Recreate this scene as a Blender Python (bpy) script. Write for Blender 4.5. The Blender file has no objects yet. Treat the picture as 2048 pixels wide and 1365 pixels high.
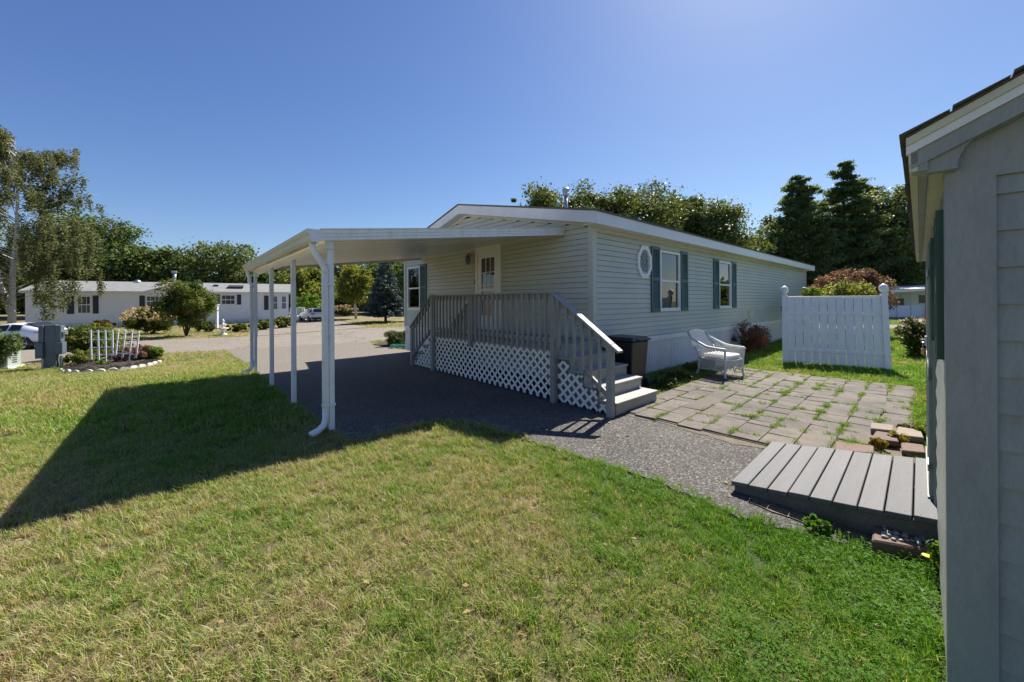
import bpy, bmesh, math, random
import numpy as np
from mathutils import Vector, Matrix
R = math.radians
rng = random.Random(7)
S = bpy.context.scene
COL = S.collection

# ------------------------------------------------------------------ camera
FOC = 760.0            # focal length in pixels of the 2048 wide photograph
ROLL = 0.0059
CZ = 1.6
cam_d = bpy.data.cameras.new('camera')
cam_d.sensor_width = 36.0
cam_d.lens = FOC / 2048 * 36.0
cam_d.shift_y = -(682.5 - 603.0) / 2048
cam_d.clip_end = 2000
cam_d.clip_start = 0.05
cam = bpy.data.objects.new('camera', cam_d)
COL.objects.link(cam)
_r = Vector((math.cos(ROLL), 0, -math.sin(ROLL))); _u = Vector((math.sin(ROLL), 0, math.cos(ROLL))); _f = Vector((0, 1, 0))
cam.matrix_world = Matrix(((_r.x, _u.x, 0, 0), (_r.y, _u.y, -1, 0), (_r.z, _u.z, 0, CZ), (0, 0, 0, 1)))
S.camera = cam

# ------------------------------------------------------------------ light
SUN_AZ, SUN_EL = R(34.5), R(48.0)       # azimuth from +Y towards +X
w = bpy.data.worlds.new('World'); S.world = w; w.use_nodes = True
nt = w.node_tree
sky = nt.nodes.new('ShaderNodeTexSky'); sky.sky_type = 'NISHITA'
sky.sun_disc = False; sky.sun_elevation = SUN_EL; sky.sun_rotation = SUN_AZ
sky.air_density = 1.0; sky.dust_density = 0.35; sky.ozone_density = 3.0; sky.altitude = 60
bg = nt.nodes['Background']; bg.inputs['Strength'].default_value = 0.1
# the photograph's deep, saturated blue: one contrast curve per channel over the whole sky
_sp = nt.nodes.new('ShaderNodeSeparateColor'); _cb = nt.nodes.new('ShaderNodeCombineColor'); nt.links.new(sky.outputs[0], _sp.inputs[0])
for _i, (_a, _g) in enumerate(((.565, 1.15), (.565, 1.08), (.63, .84))):
    _m1 = nt.nodes.new('ShaderNodeMath'); _m1.operation = 'MULTIPLY'; _m1.inputs[1].default_value = .1487; nt.links.new(_sp.outputs[_i], _m1.inputs[0])
    _m2 = nt.nodes.new('ShaderNodeMath'); _m2.operation = 'POWER'; _m2.inputs[1].default_value = _g; nt.links.new(_m1.outputs[0], _m2.inputs[0])
    _m3 = nt.nodes.new('ShaderNodeMath'); _m3.operation = 'MULTIPLY'; _m3.inputs[1].default_value = _a * 8.9 / 1.37; nt.links.new(_m2.outputs[0], _m3.inputs[0])
    nt.links.new(_m3.outputs[0], _cb.inputs[_i])
nt.links.new(_cb.outputs[0], bg.inputs['Color'])
sl = bpy.data.lights.new('sun', 'SUN'); sl.energy = 5.0; sl.angle = R(0.53); sl.color = (1.0, 0.93, 0.82)
so = bpy.data.objects.new('sun', sl); COL.objects.link(so)
sd = Vector((math.sin(SUN_AZ) * math.cos(SUN_EL), math.cos(SUN_AZ) * math.cos(SUN_EL), math.sin(SUN_EL)))
so.rotation_euler = sd.to_track_quat('Z', 'Y').to_euler(); so.location = (0, 0, 30)
S.view_settings.view_transform = 'Standard'; S.view_settings.look = 'None'
S.view_settings.gamma = 1.0; S.view_settings.use_curve_mapping = False
S.view_settings.exposure = 1.02
S.render.engine = 'CYCLES'
S.cycles.max_bounces = 6; S.cycles.diffuse_bounces = 3; S.cycles.glossy_bounces = 3
S.cycles.transparent_max_bounces = 8; S.cycles.transmission_bounces = 3

# ------------------------------------------------------------------ terrain and pixel rays
def sm(t):
    t = max(0.0, min(1.0, t)); return t * t * (3 - 2 * t)
def gz(x, y):
    q = -.6 * x + .8 * y
    return -.8 * sm((q - 10.5) / 9) + .25 * sm((y - 38) / 15)
def gzn(x, y):
    q = -.6 * x + .8 * y
    a = np.clip((q - 10.5) / 9, 0, 1); b = np.clip((y - 38) / 15, 0, 1)
    return -.8 * a * a * (3 - 2 * a) + .25 * b * b * (3 - 2 * b)
def ray(px, py):
    return _r * ((px - 1024) / FOC) + _u * ((603.0 - py) / FOC) + _f
def G(px, py, z=None):
    """point of the ground (or of the level z) seen at this place of the photograph"""
    d = ray(px, py)
    if z is not None:
        t = (z - CZ) / d.z; return Vector((d.x * t, d.y * t, z))
    t = 1.2
    while t < 400:
        if CZ + d.z * t < gz(d.x * t, d.y * t): break
        t += .02
    return Vector((d.x * t, d.y * t, gz(d.x * t, d.y * t)))
def AT(px, py, y):
    d = ray(px, py); return Vector((d.x * y, y, CZ + d.z * y))

# ------------------------------------------------------------------ materials
MATS = {}
def _new(name):
    m = bpy.data.materials.new(name); m.use_nodes = True
    return m, m.node_tree, m.node_tree.nodes['Principled BSDF']
def _noise(nt, co, scale, detail=4, rough=.6):
    n = nt.nodes.new('ShaderNodeTexNoise'); n.inputs['Scale'].default_value = scale
    n.inputs['Detail'].default_value = detail; n.inputs['Roughness'].default_value = rough
    nt.links.new(co, n.inputs['Vector']); return n.outputs['Fac']
def _ramp(nt, fac, stops):
    r = nt.nodes.new('ShaderNodeValToRGB'); nt.links.new(fac, r.inputs[0])
    e = r.color_ramp.elements
    while len(e) < len(stops): e.new(.5)
    for i, (p, c) in enumerate(stops):
        e[i].position = p; e[i].color = (c[0], c[1], c[2], 1)
    return r.outputs[0]
def _mix(nt, a, b, fac, mode='MIX'):
    n = nt.nodes.new('ShaderNodeMix'); n.data_type = 'RGBA'; n.blend_type = mode
    for v, s in ((fac, 0), (a, 6), (b, 7)):
        if hasattr(v, 'links'): nt.links.new(v, n.inputs[s])
        elif s == 0: n.inputs[0].default_value = v
        else: n.inputs[s].default_value = (v[0], v[1], v[2], 1)
    return n.outputs[2]
def _math(nt, op, a, b=None, clamp=False):
    n = nt.nodes.new('ShaderNodeMath'); n.operation = op; n.use_clamp = clamp
    for i, v in enumerate((a, b)):
        if v is None: continue
        if hasattr(v, 'links'): nt.links.new(v, n.inputs[i])
        else: n.inputs[i].default_value = v
    return n.outputs[0]
def _bump(nt, bs, h, strength, dist=.01):
    b = nt.nodes.new('ShaderNodeBump'); b.inputs['Strength'].default_value = strength; b.inputs['Distance'].default_value = dist
    nt.links.new(h, b.inputs['Height']); nt.links.new(b.outputs[0], bs.inputs['Normal'])
def _world(nt): return nt.nodes.new('ShaderNodeNewGeometry').outputs['Position']
def _obj(nt): return nt.nodes.new('ShaderNodeTexCoord').outputs['Object']
def M(name, col, rough=.55, var=.10, scale=3.0, fine=60.0, fvar=.06, bump=.15, bdist=.003, metal=0, dirt=None, dirtamt=.35, stretch=None, rnd=0.0, spec=.5):
    if name in MATS: return MATS[name]
    m, nt, bs = _new(name)
    co = _obj(nt)
    if stretch:
        mp = nt.nodes.new('ShaderNodeMapping'); mp.inputs['Scale'].default_value = stretch
        nt.links.new(co, mp.inputs[0]); co = mp.outputs[0]
    lo = [c * (1 - var) for c in col]; hi = [min(1, c * (1 + var)) for c in col]
    n1 = _noise(nt, co, scale); c = _ramp(nt, n1, [(.3, lo), (.7, hi)])
    n2 = _noise(nt, co, fine, 3, .7)
    f = _ramp(nt, n2, [(.3, [1 - fvar] * 3), (.7, [1 + fvar] * 3)])
    c = _mix(nt, c, f, 1.0, 'MULTIPLY')
    if dirt:
        n3 = _noise(nt, co, scale * 2.3, 8, .75)
        k = _math(nt, 'MULTIPLY', _ramp(nt, n3, [(.48, (0, 0, 0)), (.72, (1, 1, 1))]), dirtamt)
        c = _mix(nt, c, dirt, k)
    if rnd:
        oi = nt.nodes.new('ShaderNodeObjectInfo')
        v = _math(nt, 'ADD', _math(nt, 'MULTIPLY', oi.outputs['Random'], 2 * rnd), 1 - rnd)
        cb = nt.nodes.new('ShaderNodeCombineColor')
        for i in range(3): nt.links.new(v, cb.inputs[i])
        c = _mix(nt, c, cb.outputs[0], 1.0, 'MULTIPLY')
    nt.links.new(c, bs.inputs['Base Color'])
    bs.inputs['Roughness'].default_value = rough; bs.inputs['Metallic'].default_value = metal
    bs.inputs['Specular IOR Level'].default_value = spec
    if bump: _bump(nt, bs, n2, bump, bdist)
    MATS[name] = m; return m

siding = M('vinyl siding sage', (.55, .565, .485), .55, .05, .8, 25, .03, .1, .002, dirt=(.45, .45, .38), dirtamt=.3, stretch=(1, 1, 3), rnd=.03)
whitev = M('white vinyl', (.82, .82, .82), .4, .05, 2, 40, .04, .08, dirt=(.46, .46, .40), dirtamt=.42, stretch=(3, 3, .8))
fasciaw = M('white aluminium fascia', (.72, .72, .70), .35, .04, 2, 30, .03, .05, dirt=(.5, .48, .42), dirtamt=.25)
cream = M('cream aluminium', (.66, .62, .50), .4, .06, 2, 30, .03, .05, dirt=(.42, .37, .26), dirtamt=.35)
pan_m = M('carport pan enamel', (.72, .70, .64), .28, .04, 1.2, 20, .02, .05, dirt=(.52, .49, .42), dirtamt=.3, stretch=(.4, 3, 1))
skirt_m = M('ribbed vinyl skirting', (.74, .75, .77), .45, .05, 3, 30, .03, .05, dirt=(.45, .44, .38), dirtamt=.3)
shut_m = M('dark green shutter', (.055, .115, .098), .45, .12, 5, 40, .05, .1)
deckp = M('grey deck paint', (.28, .28, .26), .6, .10, 4, 60, .08, .3, dirt=(.15, .145, .125), dirtamt=.4, stretch=(1, 1, 1), rnd=.07)
treadp = M('grey tread paint', (.30, .30, .285), .5, .08, 5, 60, .08, .3, dirt=(.25, .24, .22), dirtamt=.35, rnd=.05)
lattm = M('white lattice', (.76, .76, .75), .5, .06, 4, 40, .03, .05, dirt=(.5, .47, .4), dirtamt=.3)
rampm = M('weathered grey boards', (.085, .088, .098), .7, .12, 3, 90, .14, .5, .003, dirt=(.05, .05, .055), dirtamt=.45, stretch=(.35, 3, 1), rnd=.14)
oldwood = M('dark old wood', (.12, .105, .09), .85, .3, 4, 60, .2, .5)
shedm = M('grey green shed paint', (.285, .30, .275), .5, .10, 2.2, 55, .07, .4, .003, dirt=(.17, .18, .16), dirtamt=.5, stretch=(2.5, 2.5, .7))
shedcream = M('cream shed trim', (.62, .60, .47), .5, .07, 3, 60, .05, .2, dirt=(.38, .35, .27), dirtamt=.4)
shedwhite = M('white shed trim', (.74, .76, .75), .45, .05, 3, 60, .03, .15, dirt=(.5, .5, .45), dirtamt=.25)
shedgreen = M('forest green paint', (.018, .062, .038), .4, .25, 8, 60, .12, .3, dirt=(.05, .08, .06), dirtamt=.4)
shinglem = M('asphalt shingle', (.10, .095, .09), .9, .2, 6, 120, .35, .6, .004, rnd=.2)
shinglegrey = M('light grey shingle', (.20, .205, .205), .9, .15, 2.2, 12, .3, .3, .01, stretch=(1, 1, 1))
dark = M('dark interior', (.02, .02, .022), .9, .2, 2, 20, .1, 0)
curtain = M('white curtain', (.62, .62, .58), .8, .1, 4, 40, .05, .1)
metal = M('galvanised metal', (.45, .46, .48), .4, .1, 10, 60, .08, .1, metal=.8)
brass = M('brass', (.45, .25, .12), .35, .2, 20, 60, .1, .1, metal=.9)
blackm = M('black plastic', (.018, .018, .02), .35, .15, 6, 60, .1, .2)
whitecar = M('white car paint', (.78, .79, .81), .12, .02, 1, 10, .01, 0)
tyre = M('tyre rubber', (.025, .025, .026), .8, .2, 10, 80, .1, .2)
rim = M('alloy rim', (.35, .35, .36), .3, .1, 10, 60, .05, .1, metal=.8)
redlamp = M('red lamp plastic', (.30, .015, .02), .2, .1, 10, 60, .05, 0)
utilm = M('blue grey utility enamel', (.085, .115, .145), .45, .12, 5, 60, .06, .1, dirt=(.15, .16, .16), dirtamt=.3)
utilgreen = M('pale green utility enamel', (.33, .40, .36), .45, .1, 5, 60, .06, .1)
whitepaint = M('white wood paint', (.72, .74, .78), .5, .06, 8, 60, .05, .1)
lhouse = M('white vinyl siding far', (.82, .83, .85), .5, .04, 1, 10, .03, .05)
navy = M('navy black shutter', (.022, .026, .04), .5, .15, 4, 40, .1, .1)
wicker = M('white wicker', (.68, .68, .66), .5, .06, 20, 120, .12, .4, .002, dirt=(.4, .37, .3), dirtamt=.3)
cushion = M('white cushion cloth', (.74, .74, .73), .9, .05, 12, 120, .05, .3)
mulch = M('dark mulch', (.045, .032, .025), .95, .5, 18, 60, .5, 1.0, .02)
bark = M('brown bark', (.10, .075, .055), .9, .3, 8, 40, .3, .8, .02)
birchbark = M('birch bark', (.55, .53, .48), .7, .15, 3, 25, .25, .4, .01, dirt=(.05, .045, .04), dirtamt=.9, stretch=(1, 1, 3))
pebblem = M('grey river pebble', (.24, .25, .23), .6, .15, 15, 80, .15, .2, rnd=.35)
redpaver = M('red brown paver', (.14, .088, .072), .85, .15, 8, 120, .2, .5, .003, dirt=(.2, .14, .11), dirtamt=.5, rnd=.1)
tanpaver = M('tan paver', (.24, .20, .16), .85, .15, 8, 120, .2, .5, .003, dirt=(.24, .19, .15), dirtamt=.5, rnd=.15)
whitestone = M('white edging stone', (.62, .62, .58), .7, .12, 12, 80, .1, .3, dirt=(.3, .3, .24), dirtamt=.5)
hosem = M('teal hose rubber', (.03, .28, .24), .4, .1, 10, 60, .05, 0)
bluep = M('blue plastic', (.03, .16, .5), .3, .1, 10, 60, .05, 0)
stonew = M('white concrete ornament', (.66, .66, .66), .7, .1, 10, 60, .1, .3)
terracotta = M('terracotta', (.42, .17, .09), .8, .15, 8, 60, .1, .3)
yellowf = M('yellow petals', (.8, .6, .02), .7, .1, 20, 60, .1, 0)

def glass_mat(name, tint, gloss):
    m, nt, bs = _new(name); nt.nodes.remove(bs)
    out = nt.nodes['Material Output']
    t = nt.nodes.new('ShaderNodeBsdfTransparent'); t.inputs[0].default_value = (*tint, 1)
    g = nt.nodes.new('ShaderNodeBsdfGlossy'); g.inputs['Roughness'].default_value = .015; g.inputs[0].default_value = (.95, .95, .95, 1)
    fr = nt.nodes.new('ShaderNodeFresnel'); fr.inputs[0].default_value = 1.5
    k = _math(nt, 'ADD', _math(nt, 'MULTIPLY', fr.outputs[0], 1.2), gloss, True)
    mx = nt.nodes.new('ShaderNodeMixShader'); nt.links.new(k, mx.inputs[0]); nt.links.new(t.outputs[0], mx.inputs[1]); nt.links.new(g.outputs[0], mx.inputs[2])
    nt.links.new(mx.outputs[0], out.inputs[0]); return m
glass = glass_mat('window glass', (.50, .54, .54), .05)
cglass = M('car glass', (.02, .025, .03), .06, .1, 2, 10, .02, 0)
darkglass = M('far window glass', (.055, .06, .07), .12, .35, 2.5, 9, .1, 0)
frost = M('frosted leaded glass', (.14, .20, .20), .25, .15, 9, 60, .1, .2)

def leaf_mat(name, a, b, trans=.35, c=None):
    """leaf colours a..b picked per leaf by the 'rnd' attribute, light shining through"""
    m, nt, bs = _new(name); out = nt.nodes['Material Output']
    at = nt.nodes.new('ShaderNodeAttribute'); at.attribute_name = 'rnd'
    stops = [(0, a), (.8, b), (1, c or b)]
    col = _ramp(nt, at.outputs['Fac'], stops)
    nl = _noise(nt, _world(nt), .45, 3); col = _mix(nt, col, _ramp(nt, nl, [(.35, (.72, .78, .7)), (.65, (1.25, 1.2, 1.2))]), 1.0, 'MULTIPLY')
    nt.links.new(col, bs.inputs['Base Color']); bs.inputs['Roughness'].default_value = .5
    bs.inputs['Specular IOR Level'].default_value = .12
    tr = nt.nodes.new('ShaderNodeBsdfTranslucent')
    nt.links.new(_mix(nt, col, (1.35, 1.25, .55), 1.0, 'MULTIPLY'), tr.inputs[0])
    mx = nt.nodes.new('ShaderNodeMixShader'); mx.inputs[0].default_value = trans
    nt.links.new(bs.outputs[0], mx.inputs[1]); nt.links.new(tr.outputs[0], mx.inputs[2]); nt.links.new(mx.outputs[0], out.inputs[0])
    return m
L_maple = leaf_mat('maple leaves', (.055, .10, .035), (.125, .175, .06), .34)
L_oak = leaf_mat('oak leaves', (.06, .10, .035), (.15, .185, .075), .34, (.18, .20, .07))
L_birch = leaf_mat('birch leaves', (.075, .10, .05), (.16, .18, .10), .35, (.24, .22, .12))
L_pine = leaf_mat('pine needles', (.07, .12, .055), (.16, .22, .10), .38)
L_spruce = leaf_mat('blue spruce needles', (0.036, 0.066, 0.066), (0.120, 0.174, 0.174), .12)
L_yel = leaf_mat('yellow green leaves', (0.095, 0.133, 0.028), (0.228, 0.247, 0.057), .4)
L_brt = leaf_mat('bright green leaves', (.06, .13, .02), (.16, .26, .04), .4)
L_hyd = leaf_mat('shrub leaves', (0.044, 0.088, 0.022), (0.143, 0.176, 0.044), .35, (0.242, 0.132, 0.055))
L_red = leaf_mat('barberry leaves', (.06, .02, .02), (.20, .08, .06), .35, (.12, .13, .04))
L_bronze = leaf_mat('bronze pink leaves', (.13, .06, .055), (.27, .16, .14), .35, (.10, .14, .03))
L_rust = leaf_mat('rusty shrub leaves', (.07, .06, .02), (.17, .11, .04), .3)
L_box = leaf_mat('hedge leaves', (0.036, 0.066, 0.018), (0.084, 0.120, 0.030), .25)
L_flower = leaf_mat('cream flower heads', (.38, .27, .16), (.62, .50, .34), .3)
L_pinkf = leaf_mat('pink flower heads', (.30, .20, .18), (.52, .40, .36), .3)
L_orange = leaf_mat('orange weed leaves', (.22, .10, .02), (.30, .28, .04), .35)
L_clover = leaf_mat('clover leaves', (.06, .16, .02), (.12, .26, .035), .5); L_clover.node_tree.nodes['Principled BSDF'].inputs['Specular IOR Level'].default_value = .08

def ground_mats():
    # grass: colour from world position so that turf and blades agree
    def turfcol(nt, blade):
        p = _world(nt)
        n1 = _noise(nt, p, .55, 3, .6); n2 = _noise(nt, p, 2.6, 4, .65); n3 = _noise(nt, p, 14, 2, .6)
        sx = nt.nodes.new('ShaderNodeSeparateXYZ'); nt.links.new(p, sx.inputs[0])
        # greener near the shed and along the path, drier in the middle of the lawn
        gr = _math(nt, 'MULTIPLY', _math(nt, 'SUBTRACT', sx.outputs[0], -.2), -.085)
        gr = _math(nt, 'MAXIMUM', _math(nt, 'MINIMUM', gr, .04), -.17)
        d = _math(nt, 'ADD', _math(nt, 'ADD', _math(nt, 'MULTIPLY', n1, .75), _math(nt, 'MULTIPLY', n2, .5)), gr)
        d = _math(nt, 'ADD', d, _math(nt, 'MULTIPLY', n3, .16))
        for cen, rad, amt in (((-4.6, 6.2, 0), 4.0, -.17), ((2.2, 2.6, 0), 2.6, -.12), ((.1, 2.7, 0), 1.3, .05), ((0, 4, 0), 60, -.035)):
            dv = nt.nodes.new('ShaderNodeVectorMath'); dv.operation = 'DISTANCE'; dv.inputs[1].default_value = cen; nt.links.new(p, dv.inputs[0])
            k = _math(nt, 'SUBTRACT', 1.0, _math(nt, 'DIVIDE', dv.outputs['Value'], rad), True); d = _math(nt, 'ADD', d, _math(nt, 'MULTIPLY', k, amt))
        if blade:
            oi = nt.nodes.new('ShaderNodeObjectInfo'); at = nt.nodes.new('ShaderNodeAttribute'); at.attribute_name = 'rnd'
            d = _math(nt, 'ADD', d, _math(nt, 'MULTIPLY', _math(nt, 'SUBTRACT', oi.outputs['Random'], .5), .20))
            d = _math(nt, 'ADD', d, _math(nt, 'MULTIPLY', _math(nt, 'SUBTRACT', at.outputs['Fac'], .5), .46))
            return _ramp(nt, d, [(.40, (.10, .25, .02)), (.56, (.20, .32, .04)), (.69, (.31, .345, .09)), (.82, (.50, .43, .26)), (1.0, (.36, .26, .17))])
        return _ramp(nt, d, [(.45, (.06, .10, .02)), (.62, (.14, .135, .05)), (.85, (.28, .22, .135))])
    m, nt, bs = _new('turf'); c = turfcol(nt, False)
    f = _noise(nt, _world(nt), 45, 4, .75)
    c = _mix(nt, c, _ramp(nt, f, [(.3, (.45, .45, .45)), (.7, (1.35, 1.35, 1.35))]), 1.0, 'MULTIPLY')
    nt.links.new(c, bs.inputs['Base Color']); bs.inputs['Roughness'].default_value = .9; bs.inputs['Specular IOR Level'].default_value = .2
    _bump(nt, bs, f, .9, .03); MATS['turf'] = m
    m, nt, bs = _new('grass blade'); out = nt.nodes['Material Output']; c = turfcol(nt, True)
    nt.links.new(c, bs.inputs['Base Color']); bs.inputs['Roughness'].default_value = .5; bs.inputs['Specular IOR Level'].default_value = .3
    tr = nt.nodes.new('ShaderNodeBsdfTranslucent'); nt.links.new(_mix(nt, c, (1.3, 1.25, .6), 1.0, 'MULTIPLY'), tr.inputs[0])
    mx = nt.nodes.new('ShaderNodeMixShader'); mx.inputs[0].default_value = .42
    nt.links.new(bs.outputs[0], mx.inputs[1]); nt.links.new(tr.outputs[0], mx.inputs[2]); nt.links.new(mx.outputs[0], out.inputs[0]); MATS['blade'] = m
    # asphalt kinds
    def asphalt(name, lo, hi, spk, amt, scale, stain=True, worn=False):
        m, nt, bs = _new(name); p = _world(nt)
        n1 = _noise(nt, p, .7, 5, .65); c = _ramp(nt, n1, [(.3, lo), (.7, hi)])
        v = nt.nodes.new('ShaderNodeTexVoronoi'); v.inputs['Scale'].default_value = scale; nt.links.new(p, v.inputs['Vector'])
        sp = nt.nodes.new('ShaderNodeSeparateColor'); nt.links.new(v.outputs['Color'], sp.inputs[0])
        k = _math(nt, 'MULTIPLY', _ramp(nt, sp.outputs[0], [(1 - amt, (0, 0, 0)), (1, (1, 1, 1))]), .8)
        c = _mix(nt, c, spk, k)
        f2 = _ramp(nt, sp.outputs[1], [(0, (.55, .55, .55)), (1, (1.3, 1.3, 1.3))]); c = _mix(nt, c, f2, 1.0, 'MULTIPLY')
        if stain:
            n4 = _noise(nt, p, 1.6, 7, .75)
            c = _mix(nt, c, (.10, .095, .09), _math(nt, 'MULTIPLY', _ramp(nt, n4, [(.55, (0, 0, 0)), (.75, (1, 1, 1))]), .4))
        if worn is None:
            ve = nt.nodes.new('ShaderNodeTexVoronoi'); ve.feature = 'DISTANCE_TO_EDGE'; ve.inputs['Scale'].default_value = .22
            wn = nt.nodes.new('ShaderNodeTexNoise'); wn.inputs['Scale'].default_value = 1.2; wn.inputs['Detail'].default_value = 5; nt.links.new(p, wn.inputs['Vector'])
            wv = nt.nodes.new('ShaderNodeVectorMath'); wv.operation = 'ADD'; nt.links.new(p, wv.inputs[0]); ws = nt.nodes.new('ShaderNodeVectorMath'); ws.operation = 'SCALE'; ws.inputs['Scale'].default_value = 1.1; nt.links.new(wn.outputs['Color'], ws.inputs[0]); nt.links.new(ws.outputs[0], wv.inputs[1]); nt.links.new(wv.outputs[0], ve.inputs['Vector'])
            c = _mix(nt, (.07, .06, .05), c, _ramp(nt, ve.outputs['Distance'], [(.0, (.25, .25, .25)), (.012, (1, 1, 1))]))
        if worn:  # pale flecks at the front; colour blends paler and warmer towards the road
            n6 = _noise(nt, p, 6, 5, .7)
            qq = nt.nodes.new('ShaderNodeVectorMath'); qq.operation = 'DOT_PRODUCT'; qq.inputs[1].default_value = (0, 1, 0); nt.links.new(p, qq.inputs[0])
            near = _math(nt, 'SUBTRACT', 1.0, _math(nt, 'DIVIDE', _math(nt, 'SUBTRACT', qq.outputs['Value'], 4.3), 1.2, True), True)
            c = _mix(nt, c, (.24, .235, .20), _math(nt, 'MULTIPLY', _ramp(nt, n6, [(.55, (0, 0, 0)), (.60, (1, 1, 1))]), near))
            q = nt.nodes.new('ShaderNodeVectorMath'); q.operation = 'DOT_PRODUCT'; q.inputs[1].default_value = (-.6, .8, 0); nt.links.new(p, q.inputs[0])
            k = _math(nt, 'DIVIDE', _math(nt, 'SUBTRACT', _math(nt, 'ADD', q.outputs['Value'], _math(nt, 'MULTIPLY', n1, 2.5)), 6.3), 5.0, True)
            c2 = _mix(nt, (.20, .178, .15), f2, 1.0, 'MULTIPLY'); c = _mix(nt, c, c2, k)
        nt.links.new(c, bs.inputs['Base Color']); bs.inputs['Roughness'].default_value = .9; bs.inputs['Specular IOR Level'].default_value = .25
        f = _noise(nt, p, 90, 3, .8); h = _math(nt, 'ADD', f, sp.outputs[2]); _bump(nt, bs, h, .7, .006); MATS[name] = m
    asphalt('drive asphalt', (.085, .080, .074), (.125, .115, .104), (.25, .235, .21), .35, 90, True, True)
    asphalt('path asphalt', (.050, .048, .045), (.10, .094, .086), (.28, .27, .25), .36, 75)
    asphalt('road asphalt', (.19, .167, .14), (.235, .207, .172), (.36, .33, .29), .3, 60, False, None)
    # pavers
    m, nt, bs = _new('patio paver'); p = _world(nt); oi = nt.nodes.new('ShaderNodeObjectInfo')
    c = _ramp(nt, oi.outputs['Random'], [(0, (.108, .097, .088)), (.5, (.124, .112, .100)), (1, (.140, .124, .110))])
    n1 = _noise(nt, p, 1.3, 6, .7); c = _mix(nt, c, _ramp(nt, n1, [(.35, (.72, .73, .75)), (.68, (1.3, 1.24, 1.15))]), 1.0, 'MULTIPLY')
    n2 = _noise(nt, p, 9, 6, .75); c = _mix(nt, c, _ramp(nt, n2, [(.35, (.8, .8, .8)), (.7, (1.2, 1.2, 1.2))]), 1.0, 'MULTIPLY')
    n3 = _noise(nt, p, 130, 3, .8); c = _mix(nt, c, _ramp(nt, n3, [(.3, (.75, .75, .75)), (.7, (1.25, 1.25, 1.25))]), 1.0, 'MULTIPLY')
    nt.links.new(c, bs.inputs['Base Color']); bs.inputs['Roughness'].default_value = .9; _bump(nt, bs, _math(nt, 'ADD', n3, _math(nt, 'MULTIPLY', n2, 2)), .6, .006); MATS['paver'] = m
    # sandy soil
    MATS['soil'] = M('sandy soil', (.16, .125, .09), .95, .3, 3, 60, .35, .8, .01)
ground_mats()

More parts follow.
